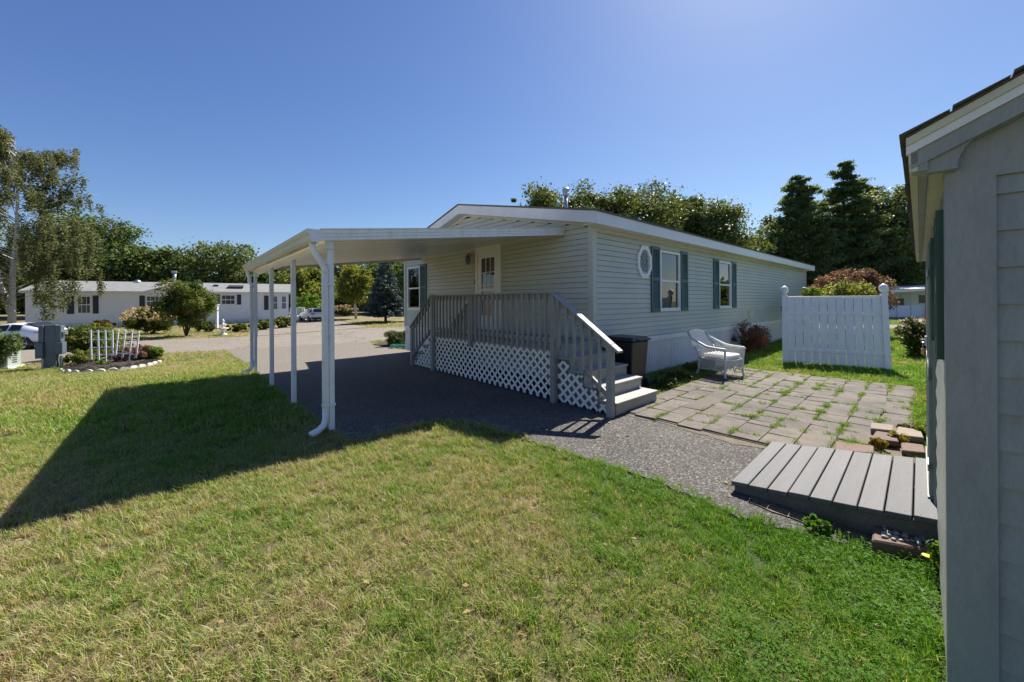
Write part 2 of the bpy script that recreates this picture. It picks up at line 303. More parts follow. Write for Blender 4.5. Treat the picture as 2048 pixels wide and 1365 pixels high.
# ------------------------------------------------------------------ helpers
class MB:
    def __init__(s): s.v = []; s.f = []
    def add(s, vs, fs):
        o = len(s.v); s.v += [tuple(v) for v in vs]; s.f += [tuple(o + i for i in f) for f in fs]; return s
    def hexa(s, c):
        return s.add(c, [(0, 3, 2, 1), (4, 5, 6, 7), (0, 1, 5, 4), (1, 2, 6, 5), (2, 3, 7, 6), (3, 0, 4, 7)])
    def mm(s, p, q):
        x0, x1 = sorted((p[0], q[0])); y0, y1 = sorted((p[1], q[1])); z0, z1 = sorted((p[2], q[2]))
        return s.hexa([(x0, y0, z0), (x1, y0, z0), (x1, y1, z0), (x0, y1, z0), (x0, y0, z1), (x1, y0, z1), (x1, y1, z1), (x0, y1, z1)])
    def beam(s, a, b, w, h, up=(0, 0, 1)):
        a = Vector(a); b = Vector(b); d = (b - a).normalized(); up = Vector(up)
        sd = d.cross(up)
        if sd.length < 1e-4: sd = Vector((1, 0, 0))
        sd.normalize(); u = sd.cross(d).normalized(); sd = sd * w / 2; u = u * h / 2
        return s.hexa([a - sd - u, a + sd - u, b + sd - u, b - sd - u, a - sd + u, a + sd + u, b + sd + u, b - sd + u])
    def prism(s, poly, ex):
        n = len(poly); ex = Vector(ex); a = [Vector(p) for p in poly]
        return s.add(a + [p + ex for p in a], [tuple(range(n - 1, -1, -1)), tuple(range(n, 2 * n))] + [(i, (i + 1) % n, n + (i + 1) % n, n + i) for i in range(n)])
    def tube(s, pts, r, n=6, cap=True):
        pts = [Vector(p) for p in pts]; rs = r if isinstance(r, (list, tuple)) else [r] * len(pts)
        o = len(s.v); ref = None
        for i, p in enumerate(pts):
            d = (pts[min(i + 1, len(pts) - 1)] - pts[max(i - 1, 0)]).normalized()
            if ref is None:
                ref = d.orthogonal().normalized()
            ref = (ref - d * ref.dot(d)).normalized(); b = d.cross(ref)
            for k in range(n):
                a = 2 * math.pi * k / n; s.v.append(tuple(p + (ref * math.cos(a) + b * math.sin(a)) * rs[i]))
        for i in range(len(pts) - 1):
            for k in range(n):
                s.f.append((o + i * n + k, o + i * n + (k + 1) % n, o + (i + 1) * n + (k + 1) % n, o + (i + 1) * n + k))
        if cap:
            s.f.append(tuple(o + k for k in range(n - 1, -1, -1))); e = o + (len(pts) - 1) * n; s.f.append(tuple(e + k for k in range(n)))
        return s
    def lathe(s, c, prof, n=14):
        o = len(s.v); c = Vector(c)
        for r, z in prof:
            for k in range(n):
                a = 2 * math.pi * k / n; s.v.append((c.x + r * math.cos(a), c.y + r * math.sin(a), c.z + z))
        for i in range(len(prof) - 1):
            for k in range(n):
                s.f.append((o + i * n + k, o + i * n + (k + 1) % n, o + (i + 1) * n + (k + 1) % n, o + (i + 1) * n + k))
        s.f.append(tuple(o + k for k in range(n - 1, -1, -1))); e = o + (len(prof) - 1) * n; s.f.append(tuple(e + k for k in range(n)))
        return s
    def ball(s, c, r, n=10, m=6, sq=(1, 1, 1)):
        prof = [(max(1e-4, math.sin(math.pi * i / m)) * r, -math.cos(math.pi * i / m) * r * sq[2]) for i in range(m + 1)]
        return s.lathe(c, prof, n)
    def build(s, name, mat, parent=None, smooth=False, bevel=0):
        me = bpy.data.meshes.new(name); me.from_pydata([tuple(v) for v in s.v], [], s.f); me.materials.append(mat)
        if bevel:
            bm = bmesh.new(); bm.from_mesh(me)
            bmesh.ops.bevel(bm, geom=list(bm.edges), offset=bevel, segments=1, affect='EDGES', clamp_overlap=True); bm.to_mesh(me); bm.free()
        if smooth:
            me.polygons.foreach_set('use_smooth', [True] * len(me.polygons))
        me.update()
        o = bpy.data.objects.new(name, me); COL.objects.link(o)
        if parent: o.parent = parent
        return o
def tag(o, label=None, cat=None, group=None, kind=None):
    if label: o['label'] = label
    if cat: o['category'] = cat
    if group: o['group'] = group
    if kind: o['kind'] = kind
    return o
def empty(name, loc, rz, label, cat, group=None):
    o = bpy.data.objects.new(name, None); COL.objects.link(o); o.location = loc; o.rotation_euler = (0, 0, rz); o.empty_display_size = .2
    return tag(o, label, cat, group)
def part(name, me, mat_parent):
    o = bpy.data.objects.new(name, me); COL.objects.link(o); o.parent = mat_parent; return o
def copy_part(src, parent, loc=None, rot=None, scale=None):
    o = src.copy(); COL.objects.link(o); o.parent = parent
    if loc is not None: o.location = loc
    if rot is not None: o.rotation_euler = rot
    if scale is not None: o.scale = scale
    return o
def np_mesh(name, V, F4, mat, parent=None, rnd=None, smooth=False):
    """mesh from arrays of quads"""
    me = bpy.data.meshes.new(name); nv, nf = len(V), len(F4); k = F4.shape[1]
    me.vertices.add(nv); me.vertices.foreach_set('co', V.astype(np.float32).ravel())
    me.loops.add(nf * k); me.loops.foreach_set('vertex_index', F4.astype(np.int32).ravel())
    me.polygons.add(nf); me.polygons.foreach_set('loop_start', np.arange(0, nf * k, k, dtype=np.int32))
    me.polygons.foreach_set('loop_total', np.full(nf, k, dtype=np.int32))
    me.update(calc_edges=True); me.materials.append(mat)
    if rnd is not None:
        a = me.attributes.new('rnd', 'FLOAT', 'FACE'); a.data.foreach_set('value', rnd.astype(np.float32))
    o = bpy.data.objects.new(name, me); COL.objects.link(o)
    if parent: o.parent = parent
    return o
def leaves_np(P, N, size, rs, aspect=1.5, cup=.18):
    """one folded leaf (two quads -> here one quad) per point"""
    n = len(P)
    N = N / (np.linalg.norm(N, axis=1, keepdims=True) + 1e-9)
    T = rs.normal(size=(n, 3)); T -= N * np.sum(T * N, 1, keepdims=True); T /= np.linalg.norm(T, axis=1, keepdims=True) + 1e-9
    B = np.cross(N, T); s = size * rs.uniform(.6, 1.35, (n, 1))
    a = T * s * aspect / 2; b = B * s / 2
    V = np.stack([P - a, P - b * .9 + N * s * cup, P + a, P + b * .9 + N * s * cup], 1).reshape(-1, 3)
    F = np.arange(n * 4).reshape(n, 4)
    return V, F

# ================================================================== GROUND
def terrain():
    def axis(lo, hi, fine_lo, fine_hi, fs, cs):
        out = []; x = lo
        while x < hi:
            out.append(x); x += fs if fine_lo <= x < fine_hi else cs
        out.append(hi); return np.array(out)
    xs = axis(-400, 400, -50, 30, .5, 17.5); ys = axis(-30, 700, -2, 56, .5, 20)
    X, Y = np.meshgrid(xs, ys, indexing='ij'); Z = gzn(X, Y)
    V = np.stack([X, Y, Z], -1).reshape(-1, 3); ny = len(ys)
    i, j = np.meshgrid(np.arange(len(xs) - 1), np.arange(ny - 1), indexing='ij'); a = (i * ny + j).ravel()
    F = np.stack([a, a + ny, a + ny + 1, a + 1], 1)
    o = np_mesh('ground', V, F, MATS['turf']); o['kind'] = 'structure'
    o.data.polygons.foreach_set('use_smooth', [True] * len(F))
terrain()
def sheet(name, poly, off, mat, step=1.0, parent=None, kind='structure'):
    bm = bmesh.new(); vs = [bm.verts.new((p[0], p[1], 0)) for p in poly]; bm.faces.new(vs)
    xs = [p[0] for p in poly]; ys = [p[1] for p in poly]
    for ax, lo, hi in ((0, min(xs), max(xs)), (1, min(ys), max(ys))):
        t = math.ceil(lo / step) * step
        while t < hi:
            co = (t, 0, 0) if ax == 0 else (0, t, 0); no = (1, 0, 0) if ax == 0 else (0, 1, 0)
            bmesh.ops.bisect_plane(bm, geom=bm.verts[:] + bm.edges[:] + bm.faces[:], plane_co=co, plane_no=no); t += step
    bmesh.ops.triangulate(bm, faces=bm.faces[:])
    for v in bm.verts: v.co.z = gz(v.co.x, v.co.y) + off
    bmesh.ops.recalc_face_normals(bm, faces=bm.faces[:])
    if sum(f.normal.z for f in bm.faces) < 0: bmesh.ops.reverse_faces(bm, faces=bm.faces[:])
    me = bpy.data.meshes.new(name); bm.to_mesh(me); bm.free(); me.materials.append(mat)
    o = bpy.data.objects.new(name, me); COL.objects.link(o)
    if kind: o['kind'] = kind
    if parent: o.parent = parent
    return o
def inpoly(poly):
    P = np.array([(p[0], p[1]) for p in poly])
    def f(x, y):
        c = np.zeros(x.shape, bool); n = len(P); j = n - 1
        for i in range(n):
            xi, yi = P[i]; xj, yj = P[j]
            if yi != yj:
                c ^= ((yi > y) != (yj > y)) & (x < (xj - xi) * (y - yi) / (yj - yi) + xi)
            j = i
        return c
    return f
def wob(pts, amp, n=4, seed=1):
    """subdivide an outline and roughen it"""
    r = random.Random(seed); out = []
    for i in range(len(pts) - 1):
        a, b = Vector(pts[i][:2]), Vector(pts[i + 1][:2])
        for k in range(n):
            p = a.lerp(b, k / n); out.append(Vector((p.x + r.uniform(-amp, amp), p.y + r.uniform(-amp, amp))))
    out.append(Vector(pts[-1][:2])); return out

# roads: pale community road, running behind the lawn; second road on the right
road_near = [G(*p) for p in ((-260, 748), (0, 732), (136, 726), (330, 708), (446, 702))] 
rn_end = [G(*p) for p in ((740, 684), (830, 677), (905, 671))]
road_far = [G(*p) for p in ((905, 652), (814, 656), (735, 657), (640, 664), (500, 674.5), (221, 684), (0, 690), (-260, 697))]
road_poly = road_near + rn_end + road_far
sheet('road', road_poly, .016, MATS['road asphalt'], 1.5)
# neighbour's drive with the parked SUV
nd = [G(*p) for p in ((500, 674), (520, 660), (556, 645), (590, 636), (650, 636), (676, 641), (735, 656), (640, 663.5))]
sheet('neighbour_drive', nd, .024, MATS['road asphalt'], 1.5)
# road at the right behind the fence and the strip of drive there
r2 = [G(*p) for p in ((1500, 659), (1700, 659.5), (1870, 660), (2100, 661), (2500, 662), (2500, 651), (2100, 651), (1870, 650.5), (1500, 650))]
sheet('far_road', r2, .02, MATS['road asphalt'], 3)
r3 = [G(*p) for p in ((1815, 650), (1860, 650), (1885, 633), (1765, 634), (1795, 640))]
sheet('far_drive', r3, .03, MATS['road asphalt'], 3)
# path far behind spruce
r4 = [G(*p) for p in ((600, 628), (700, 626.5), (830, 626.5), (830, 623.5), (700, 623.5), (600, 625))]
sheet('distant_road', r4, .03, MATS['road asphalt'], 4)

# driveway: outline following the posts, then curving round the lawn to the ramp
drv_left = [G(446, 701), G(480, 723), G(512, 750), G(545, 779), G(590, 815), G(640, 852), G(688, 887)]
drv_front = [G(*p) for p in ((740, 882), (800, 865), (850, 851), (900, 846), (950, 853), (1010, 872))]
pathl = [G(*p) for p in ((1080, 893), (1150, 915), (1240, 943), (1330, 975), (1400, 1003), (1450, 1030), (1500, 1047), (1580, 1070), (1660, 1082), (1740, 1105), (1800, 1120), (1890, 1120))]
C = Vector((1.48, 6.95, 0)); UA = math.atan2(.6618, .7497)     # house corner and direction of its long wall
U = Vector((math.cos(UA), math.sin(UA), 0)); Vv = Vector((-math.sin(UA), math.cos(UA), 0))
def H(x, y, z=0): return C + U * x + Vv * y + Vector((0, 0, z))
house_side = [H(-.05, -.1), H(-.05, 7.4)]
drive_poly = wob(drv_left + drv_front, .02, 5, 3) + [Vector(p[:2]) for p in (G(1010, 872), H(-1.25, -1.25), H(.1, -1.2), H(.1, 7.0), G(812, 700), G(745, 690), G(740, 683))]
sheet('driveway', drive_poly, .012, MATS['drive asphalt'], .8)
path_poly = wob([G(1010, 872)] + pathl, .025, 5, 5) + [Vector(p[:2]) for p in (G(1890, 960), G(1660, 903), G(1470, 880), G(1300, 815), H(-.1, -1.1), H(-1.25, -1.24))]
sheet('asphalt_path', path_poly, .018, MATS['path asphalt'], .8)

MATS['sand'] = M('pale sandy dirt', (.135, .112, .085), .95, .25, 5, 70, .45, .9, .008)
MATS['straw'] = M('straw littered dirt', (.15, .125, .088), .95, .35, 8, 55, .6, 1.0, .015)
sheet('sand_drift', wob([G(*p) for p in ((1240, 832), (1330, 852), (1400, 872), (1470, 893), (1560, 908), (1650, 912), (1640, 892), (1540, 872), (1440, 852), (1340, 826), (1290, 815), (1240, 832))], .03, 4, 8), .022, MATS['sand'], 1.0)
sheet('dirt_strip', wob([G(*p) for p in ((1500, 1012), (1600, 1052), (1690, 1080), (1745, 1108), (1800, 1122), (1890, 1125), (1885, 1000), (1700, 960), (1500, 1000), (1500, 1012))], .02, 4, 9), .026, MATS['straw'], 1.0)

# ================================================================== MAIN HOUSE
hz = UA
HW, HL, EZ, SKZ = 7.6, 16.3, 2.98, .77      # width of gable wall, length, eave height, skirting height
RY, RP = 3.95, .215                           # ridge position and pitch
home = empty('mobile_home', C, hz, 'sage grey single-storey home with white skirting, green shutters and white fascia', 'house')
WR = lambda a, z, o: (a, -o, z)          # long wall, facing -y
WD = lambda a, z, o: (-o, a, z)          # door wall, facing -x
def wbox(mb, W, a0, a1, z0, z1, o0, o1): return mb.mm(W(a0, z0, o0), W(a1, z1, o1))
win_R = [(2.45, 3.43, 1.37, 2.74), (5.86, 6.80, 1.38, 2.72)]
oct_c = (1.77, 2.42)
win_D = [(6.52, 7.38, 1.36, 2.72)]
door_o = (2.66, 3.50, .92, 2.86)
def courses(W, a0f, a1f, z0, z1, ops):
    z = z0
    while z < z1 - .02:
        zt = min(z + .1016, z1); a0, a1 = a0f(z + .05), a1f(z + .05)
        if a1 - a0 > .1:
            cuts = sorted({a0, a1} | {v for o in ops for v in o[:2] if a0 < v < a1 and o[2] < zt and o[3] > z})
            for p, q in zip(cuts, cuts[1:]):
                mid = (p + q) / 2; segs = [(z, zt)]
                for o in ops:
                    if o[0] < mid < o[1]:
                        ns = []
                        for s0, s1 in segs:
                            if o[2] > s0: ns.append((s0, min(s1, o[2])))
                            if o[3] < s1: ns.append((max(s0, o[3]), s1))
                        segs = [s for s in ns if s[1] - s[0] > .004]
                for s0, s1 in segs:
                    def out(zz): return .024 - .016 * (zz - z) / .1016
                    P = [(-.02, s0 + .007), (out(s0), s0 + .005), (out(s0) , s0 + .010), (out(s1), s1), (-.02, s1)]
                    poly = [Vector(W(p, zz, oo)) for oo, zz in P]; mb = MB(); mb.prism(poly, Vector(W(q, 0, 0)) - Vector(W(p, 0, 0)))
                    mb.build('siding_board', siding, home)
        z += .1016
courses(WR, lambda z: .07, lambda z: HL, SKZ + .06, EZ - .02, win_R + [(oct_c[0] - .16, oct_c[0] + .16, 2.22, 2.62)])
def rake_lo(z): return .07 if z < EZ else min(RY, (z - EZ) / RP)
def rake_hi(z): return HW - .07 if z < EZ else max(RY, HW - (z - EZ) / ((EZ + RY * RP - EZ) / (HW - RY)))
courses(WD, rake_lo, rake_hi, SKZ + .06, EZ + RY * RP - .06, win_D + [door_o])
# corner posts and trims
for W, n in ((WR, 1),):
    MB().mm((-.035, -.035, SKZ), (.085, .085, EZ)).build('corner_post', siding, home, bevel=.006)
MB().mm((-.035, HW - .085, SKZ), (.085, HW + .03, EZ)).build('corner_post', siding, home)
MB().mm((HL - .05, -.035, SKZ), (HL + .03, .05, EZ)).build('corner_post', siding, home)
# unseen walls, simple but solid
MB().mm((HL, .02, .0), (HL + .02, HW, EZ)).mm((.02, HW - .02, 0), (HL, HW, EZ)).mm((.1, .3, EZ - .03), (HL - .1, HW - .3, EZ)).build('rear_wall', siding, home)
MB().mm((-.02 + .04, .03, .0), (.03, HW - .02, .8)).mm((.03, .02, 0), (HL, .03, .8)).build('foundation_wall', dark, home)
MB().mm((.03, .4, .8), (HL, HW - .02, .82)).build('floor_slab', dark, home)
# skirting: ribbed panels with a top rail
def skirt(W, a0, a1):
    a = a0; k = 0
    while a < a1 - .02:
        b = min(a + 1.0, a1); mb = MB(); x = a
        while x < b - .01:
            x2 = min(x + .075, b); wbox(mb, W, x, x2 - .022, .02, SKZ - .06, .004, .016); wbox(mb, W, x2 - .022, x2, .02, SKZ - .06, .004, .007); x = x2
        mb.build('skirting_panel', skirt_m, home); a = b
    wbox(MB(), W, a0, a1, SKZ - .06, SKZ + .055, .0, .04).build('skirting_rail', whitev, home, bevel=.006)
skirt(WR, 0, HL); skirt(WD, -.02, HW)
# openings
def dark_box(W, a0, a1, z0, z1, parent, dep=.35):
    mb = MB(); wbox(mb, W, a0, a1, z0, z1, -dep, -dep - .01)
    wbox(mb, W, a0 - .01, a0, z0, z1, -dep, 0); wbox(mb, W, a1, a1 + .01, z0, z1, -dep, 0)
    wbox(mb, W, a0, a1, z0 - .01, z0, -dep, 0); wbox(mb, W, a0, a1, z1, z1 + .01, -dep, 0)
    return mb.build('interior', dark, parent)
def window(W, o, root, blind=False, glassm=glass, cut=True, fr=whitev, muntins=True, name='window', mirror=False, cm=None):
    a0, a1, z0, z1 = o; fw = .055
    mb = MB()
    wbox(mb, W, a0, a0 + fw, z0, z1, -.02, .038); wbox(mb, W, a1 - fw, a1, z0, z1, -.02, .038)
    wbox(mb, W, a0 + fw, a1 - fw, z1 - fw, z1, -.02, .038); wbox(mb, W, a0 + fw, a1 - fw, z0, z0 + fw, -.02, .038)
    wbox(mb, W, a0 - .015, a1 + .015, z0 - .02, z0 + .002, -.01, .05)
    f = mb.build(name, fr, root, bevel=0)
    zm = (z0 + z1) / 2 - .01
    MBs = MB(); wbox(MBs, W, a0 + fw, a1 - fw, zm - .022, zm + .022, -.01, .03); MBs.build('meeting_rail', fr, f)
    if muntins:
        for zz0, zz1 in ((zm + .022, z1 - fw), (z0 + fw, zm - .022)):
            for k in (1, 2):
                a = a0 + fw + (a1 - a0 - 2 * fw) * k / 3; m = MB(); wbox(m, W, a - .006, a + .006, zz0, zz1, -.024, -.016); m.build('muntin', fr, f)
            zc = (zz0 + zz1) / 2; m = MB(); wbox(m, W, a0 + fw, a1 - fw, zc - .006, zc + .006, -.0245, -.0165); m.build('muntin', fr, f)
    for zz0, zz1, oo in ((zm + .022, z1 - fw, .001), (z0 + fw, zm - .022, -.008)):
        g = MB(); wbox(g, W, a0 + fw, a1 - fw, zz0, zz1, oo - .004, oo); g.build('pane', glassm, f)
    if cut:
        dark_box(W, a0 + .02, a1 - .02, z0 + .02, z1 - .02, f)
        # pleated curtain halves with a gap
        for s0, s1 in ((a0 + .05, a0 + (a1 - a0) * .38), (a1 - (a1 - a0) * .30, a1 - .05)):
            c = MB(); n = 12; pts = []
            for i in range(n + 1):
                a = s0 + (s1 - s0) * i / n; pts.append((a, -.07 - .018 * (i % 2)))
            for i in range(n):
                p, q = pts[i], pts[i + 1]
                c.add([W(p[0], z0 + .03, p[1]), W(q[0], z0 + .03, q[1]), W(q[0], z1 - .03, q[1]), W(p[0], z1 - .03, p[1])], [(0, 1, 2, 3)])
            c.build('curtain', curtain, f)
    return f
def shutter(W, a0, a1, z0, z1, root, mat=shut_m, o=.022, th=.03, louvers=True):
    mb = MB(); fw = .045; ot = o + th
    wbox(mb, W, a0, a0 + fw, z0, z1, o, ot); wbox(mb, W, a1 - fw, a1, z0, z1, o, ot)
    zm = (z0 + z1) / 2
    for p, q in ((z0, z0 + .07), (zm - .03, zm + .03), (z1 - .07, z1)): wbox(mb, W, a0 + fw, a1 - fw, p, q, o, ot - .002)
    wbox(mb, W, a0 + fw, a1 - fw, z0 + .07, z1 - .07, o, o + .004)
    s = mb.build('shutter', mat, root)
    if louvers:
        for p, q in ((z0 + .07, zm - .03), (zm + .03, z1 - .07)):
            z = p; n = int((q - p) / .042)
            for i in range(n):
                z = p + (q - p) * (i + .0) / n; h = (q - p) / n
                poly = [W(a0 + fw, z, ot - .004), W(a0 + fw, z + .006, ot - .002), W(a0 + fw, z + h, o + .006), W(a0 + fw, z + h - .006, o + .004)]
                l = MB(); l.prism(poly, Vector(W(a1 - fw, 0, 0)) - Vector(W(a0 + fw, 0, 0))); l.build('louver', mat, s)
    return s
for o in win_R:
    window(WR, o, home)
shutter(WR, 2.05, 2.42, 1.34, 2.79, home); shutter(WR, 3.46, 3.83, 1.34, 2.79, home)
shutter(WR, 5.47, 5.83, 1.36, 2.76, home); shutter(WR, 6.83, 7.19, 1.36, 2.76, home)
window(WD, win_D[0], home); shutter(WD, 6.12, 6.49, 1.34, 2.74, home)
# octagon window
def octagon():
    cx, cz = oct_c
    def ring(r, rz, o): return [WR(cx + r * math.cos(math.pi / 8 + i * math.pi / 4), cz + rz * math.sin(math.pi / 8 + i * math.pi / 4), o) for i in range(8)]
    A, B, Cc, D = ring(.30, .37, .02), ring(.30, .37, .05), ring(.215, .28, .05), ring(.215, .28, .0)
    mb = MB(); vs = A + B + Cc + D; f = []
    for k in range(3):
        for i in range(8): f.append((k * 8 + i, k * 8 + (i + 1) % 8, k * 8 + 8 + (i + 1) % 8, k * 8 + 8 + i))
    mb.add(vs, f); fr = mb.build('octagon_window', whitev, home)
    g = MB(); r8 = ring(.217, .282, .012); g.add(r8, [tuple(range(8))]); g.build('pane', frost, fr)
    for s in (-1, 1):
        for k in (-.11, 0, .11):
            x0, x1 = -.16, .16
            l = MB(); pts = []
            for x in (x0, x1):
                pts.append((cx + x, cz + s * x * 1.3 + k * 1.4))
            # keep inside the ring
            a, b = pts; 
            ins = [t / 20 for t in range(21) if (abs((a[0] + (b[0] - a[0]) * t / 20) - cx) / .19) + (abs((a[1] + (b[1] - a[1]) * t / 20) - cz) / .25) < 1.15]
            if len(ins) > 1:
                p = WR(a[0] + (b[0] - a[0]) * ins[0], a[1] + (b[1] - a[1]) * ins[0], .016); q = WR(a[0] + (b[0] - a[0]) * ins[-1], a[1] + (b[1] - a[1]) * ins[-1], .016)
                l.tube([p, q], .003, 4).build('lead_strip', utilm, fr)
octagon()
# dryer vent / outlet on the long wall
MB().mm(WR(8.35, 1.03, .02), WR(8.52, 1.22, .10)).mm(WR(8.33, 1.20, .02), WR(8.54, 1.235, .12)).build('wall_vent', cream, home, bevel=.006)
# door with storm door
a0, a1, z0, z1 = door_o
mb = MB(); wbox(mb, WD, a0 - .075, a0 + .01, z0, z1 + .08, -.02, .05); wbox(mb, WD, a1 - .01, a1 + .075, z0, z1 + .08, -.02, .05); wbox(mb, WD, a0 + .01, a1 - .01, z1 - .01, z1 + .08, -.02, .05)
doorm = M('off white door', (.84, .83, .80), .4, .04, 2, 30, .03, .05)
dr = mb.build('door_frame', doorm, home)
mb = MB(); ga0, ga1, gz0, gz1 = a0 + .17, a1 - .15, 1.25, z1 - .20
wbox(mb, WD, a0 + .01, ga0, z0, z1 - .01, .0, .035); wbox(mb, WD, ga1, a1 - .01, z0, z1 - .01, .0, .035)
wbox(mb, WD, ga0, ga1, gz1, z1 - .01, .0, .035); wbox(mb, WD, ga0, ga1, z0, gz0, .0, .035); wbox(mb, WD, ga0, ga1, 1.86, 1.91, .002, .037)
door = mb.build('door', doorm, home)
g = MB(); wbox(g, WD, ga0, ga1, gz0, gz1, .008, .012); g.build('pane', glass, door)
for k in range(1, 3):
    a = ga0 + (ga1 - ga0) * k / 3; m = MB(); wbox(m, WD, a - .008, a + .008, 1.91, gz1, .013, .022); m.build('muntin', doorm, door)
for zz in (2.0, 2.31):
    m = MB(); wbox(m, WD, ga0, ga1, zz - .008, zz + .008, .0135, .023); m.build('muntin', doorm, door)
dark_box(WD, ga0 - .03, ga1 + .03, gz0 - .03, gz1 + .03, door, .4)
c = MB(); wbox(c, WD, ga0, ga1, gz0 + .62, gz1, -.06, -.05); c.build('door_curtain', curtain, door)
MB().tube([WD(a1 - .07, 1.92, .035), WD(a1 - .07, 1.92, .075), WD(a1 - .11, 1.92, .08)], .009, 6).build('handle', metal, door)
MB().mm(WD(a1 + .10, 2.05, .02), WD(a1 + .135, 2.13, .04)).build('doorbell', blackm, home)
# porch lamp
lp = MB(); wbox(lp, WD, 3.70, 3.84, 2.60, 2.84, .02, .035); lp.build('lamp_plate', cream, home)
lc = Vector(WD(3.77, 0, .14)); lc.z = 2.66
ln = MB().lathe(lc, [(.02, .13), (.03, .10), (.07, .08), (.055, .07)], 8).tube([WD(3.77, 2.76, .03), WD(3.77, 2.82, .08), WD(3.77, 2.80, .14)], .012, 6)
ln = ln.build('porch_lamp', blackm, home)
MB().lathe(lc, [(.02, -.12), (.05, -.09), (.062, -.02), (.055, .07)], 8).build('lamp_glass', frost, ln)
for k in range(6):
    a = k * math.pi / 3; MB().tube([lc + Vector((.022 * math.cos(a), .022 * math.sin(a), -.12)), lc + Vector((.064 * math.cos(a), .064 * math.sin(a), -.02)), lc + Vector((.057 * math.cos(a), .057 * math.sin(a), .07))], .005, 4).build('lamp_rib', blackm, ln)

# roof: two slopes, fascia, soffit
OV, OG = .30, .30        # eave and gable overhang
def rz(y): return EZ + .19 + (min(y, 2 * RY - y) + OV) * RP if y <= RY else EZ + .19 + (RY + OV) * RP - (y - RY) * ((RY + OV) * RP) / (HW + OV - RY)
x0r, x1r = -OG, HL + OG
def slab(ya, yb, t0, t1, xa=x0r, xb=x1r):
    mb = MB(); za, zb = rz(ya), rz(yb)
    return mb.hexa([(xa, ya, za + t0), (xb, ya, za + t0), (xb, yb, zb + t0), (xa, yb, zb + t0), (xa, ya, za + t1), (xb, ya, za + t1), (xb, yb, zb + t1), (xa, yb, zb + t1)])
rf = slab(-OV - .02, RY, -.02, .012, x0r - .02, x1r + .02).build('roof', shinglem, home)
slab(RY, HW + OV + .02, -.02, .012, x0r - .02, x1r + .02).build('roof', shinglem, home)
def rbeam(name, ya, yb, xa, xb, dt, db, m):
    za, zb = rz(ya), rz(yb)
    return MB().hexa([(xa, ya, za - db), (xb, ya, za - db), (xb, yb, zb - db), (xa, yb, zb - db), (xa, ya, za - dt), (xb, ya, za - dt), (xb, yb, zb - dt), (xa, yb, zb - dt)]).build(name, m, home)
# rake boards and eave fascia, in lengths with visible joints
for i, (ya, yb) in enumerate(((-OV, 1.1), (1.104, 3.0), (3.004, RY), (RY + .001, 5.6), (5.604, HW + OV))):
    rbeam('rake_board', ya, yb, x0r, x0r + .025, .022, .235, fasciaw)
for i in range(6):
    xa = x0r + .026 + i * (x1r - x0r - .03) / 6; xb = x0r + .023 + (i + 1) * (x1r - x0r - .03) / 6
    za = rz(-OV); MB().mm((xa, -OV, za - .235), (xb, -OV + .022, za - .022)).build('eave_fascia', fasciaw, home)
MB().mm((x0r + .03, HW + OV - .022, rz(-OV) - .235), (x1r, HW + OV, rz(-OV) - .03)).build('eave_fascia', fasciaw, home)
# soffits in ribbed strips
n = 42
for i in range(n):
    xa = x0r + .03 + i * (x1r - x0r - .06) / n; xb = xa + (x1r - x0r - .06) / n - .008
    MB().mm((xa, -OV + .024, EZ - .03), (xb, -.0, EZ - .018)).build('soffit_panel', fasciaw, home)
for i in range(26):
    ya = -OV + .03 + i * (HW + 2 * OV - .06) / 26; yb = ya + (HW + 2 * OV - .06) / 26 - .006
    rbeam('soffit_panel', ya, yb, x0r + .027, -.02, .20, .215, siding)
MB().mm((.0, -.045, EZ - .085), (HL, -.012, EZ - .031)).build('frieze_trim', cream, home)
for ya, yb in ((0.0, RY), (RY + .001, HW)):
    rbeam('frieze_trim', ya, yb, -.045, -.012, .217, .275, cream)
# chimney flue on the roof
fl = AT(1132, 425, 11.0); fx = (fl - C).dot(U); fy = (fl - C).dot(Vv)
fb = rz(fy) if 0 < fy < HW else rz(2)
def flue(root, x, y, z, h, r, m=metal):
    f = MB().lathe((x, y, z - .1), [(r, 0), (r, h)], 12).build('flue', m, root, True)
    MB().lathe((x, y, z - .1 + h), [(r * 1.1, -.02), (r * 1.75, 0), (r * 1.75, .05), (r * 1.5, .06), (r * 1.5, .13), (r * 1.85, .14), (r * 1.85, .19), (r * 1.1, .22)], 12).build('flue_cap', m, f)
flue(home, fx, fy, fb, 1.6 + (603 - 392) / FOC * 11 - fb + .1, .055)
rv = AT(1405, 472, 14.0); rvx = (rv - C).dot(U); rvy = 1.6
MB().lathe((rvx, rvy, rz(rvy) - .05), [(.05, 0), (.05, .22), (.09, .24), (.09, .30), (.02, .34)], 10).build('roof_vent', metal, home)

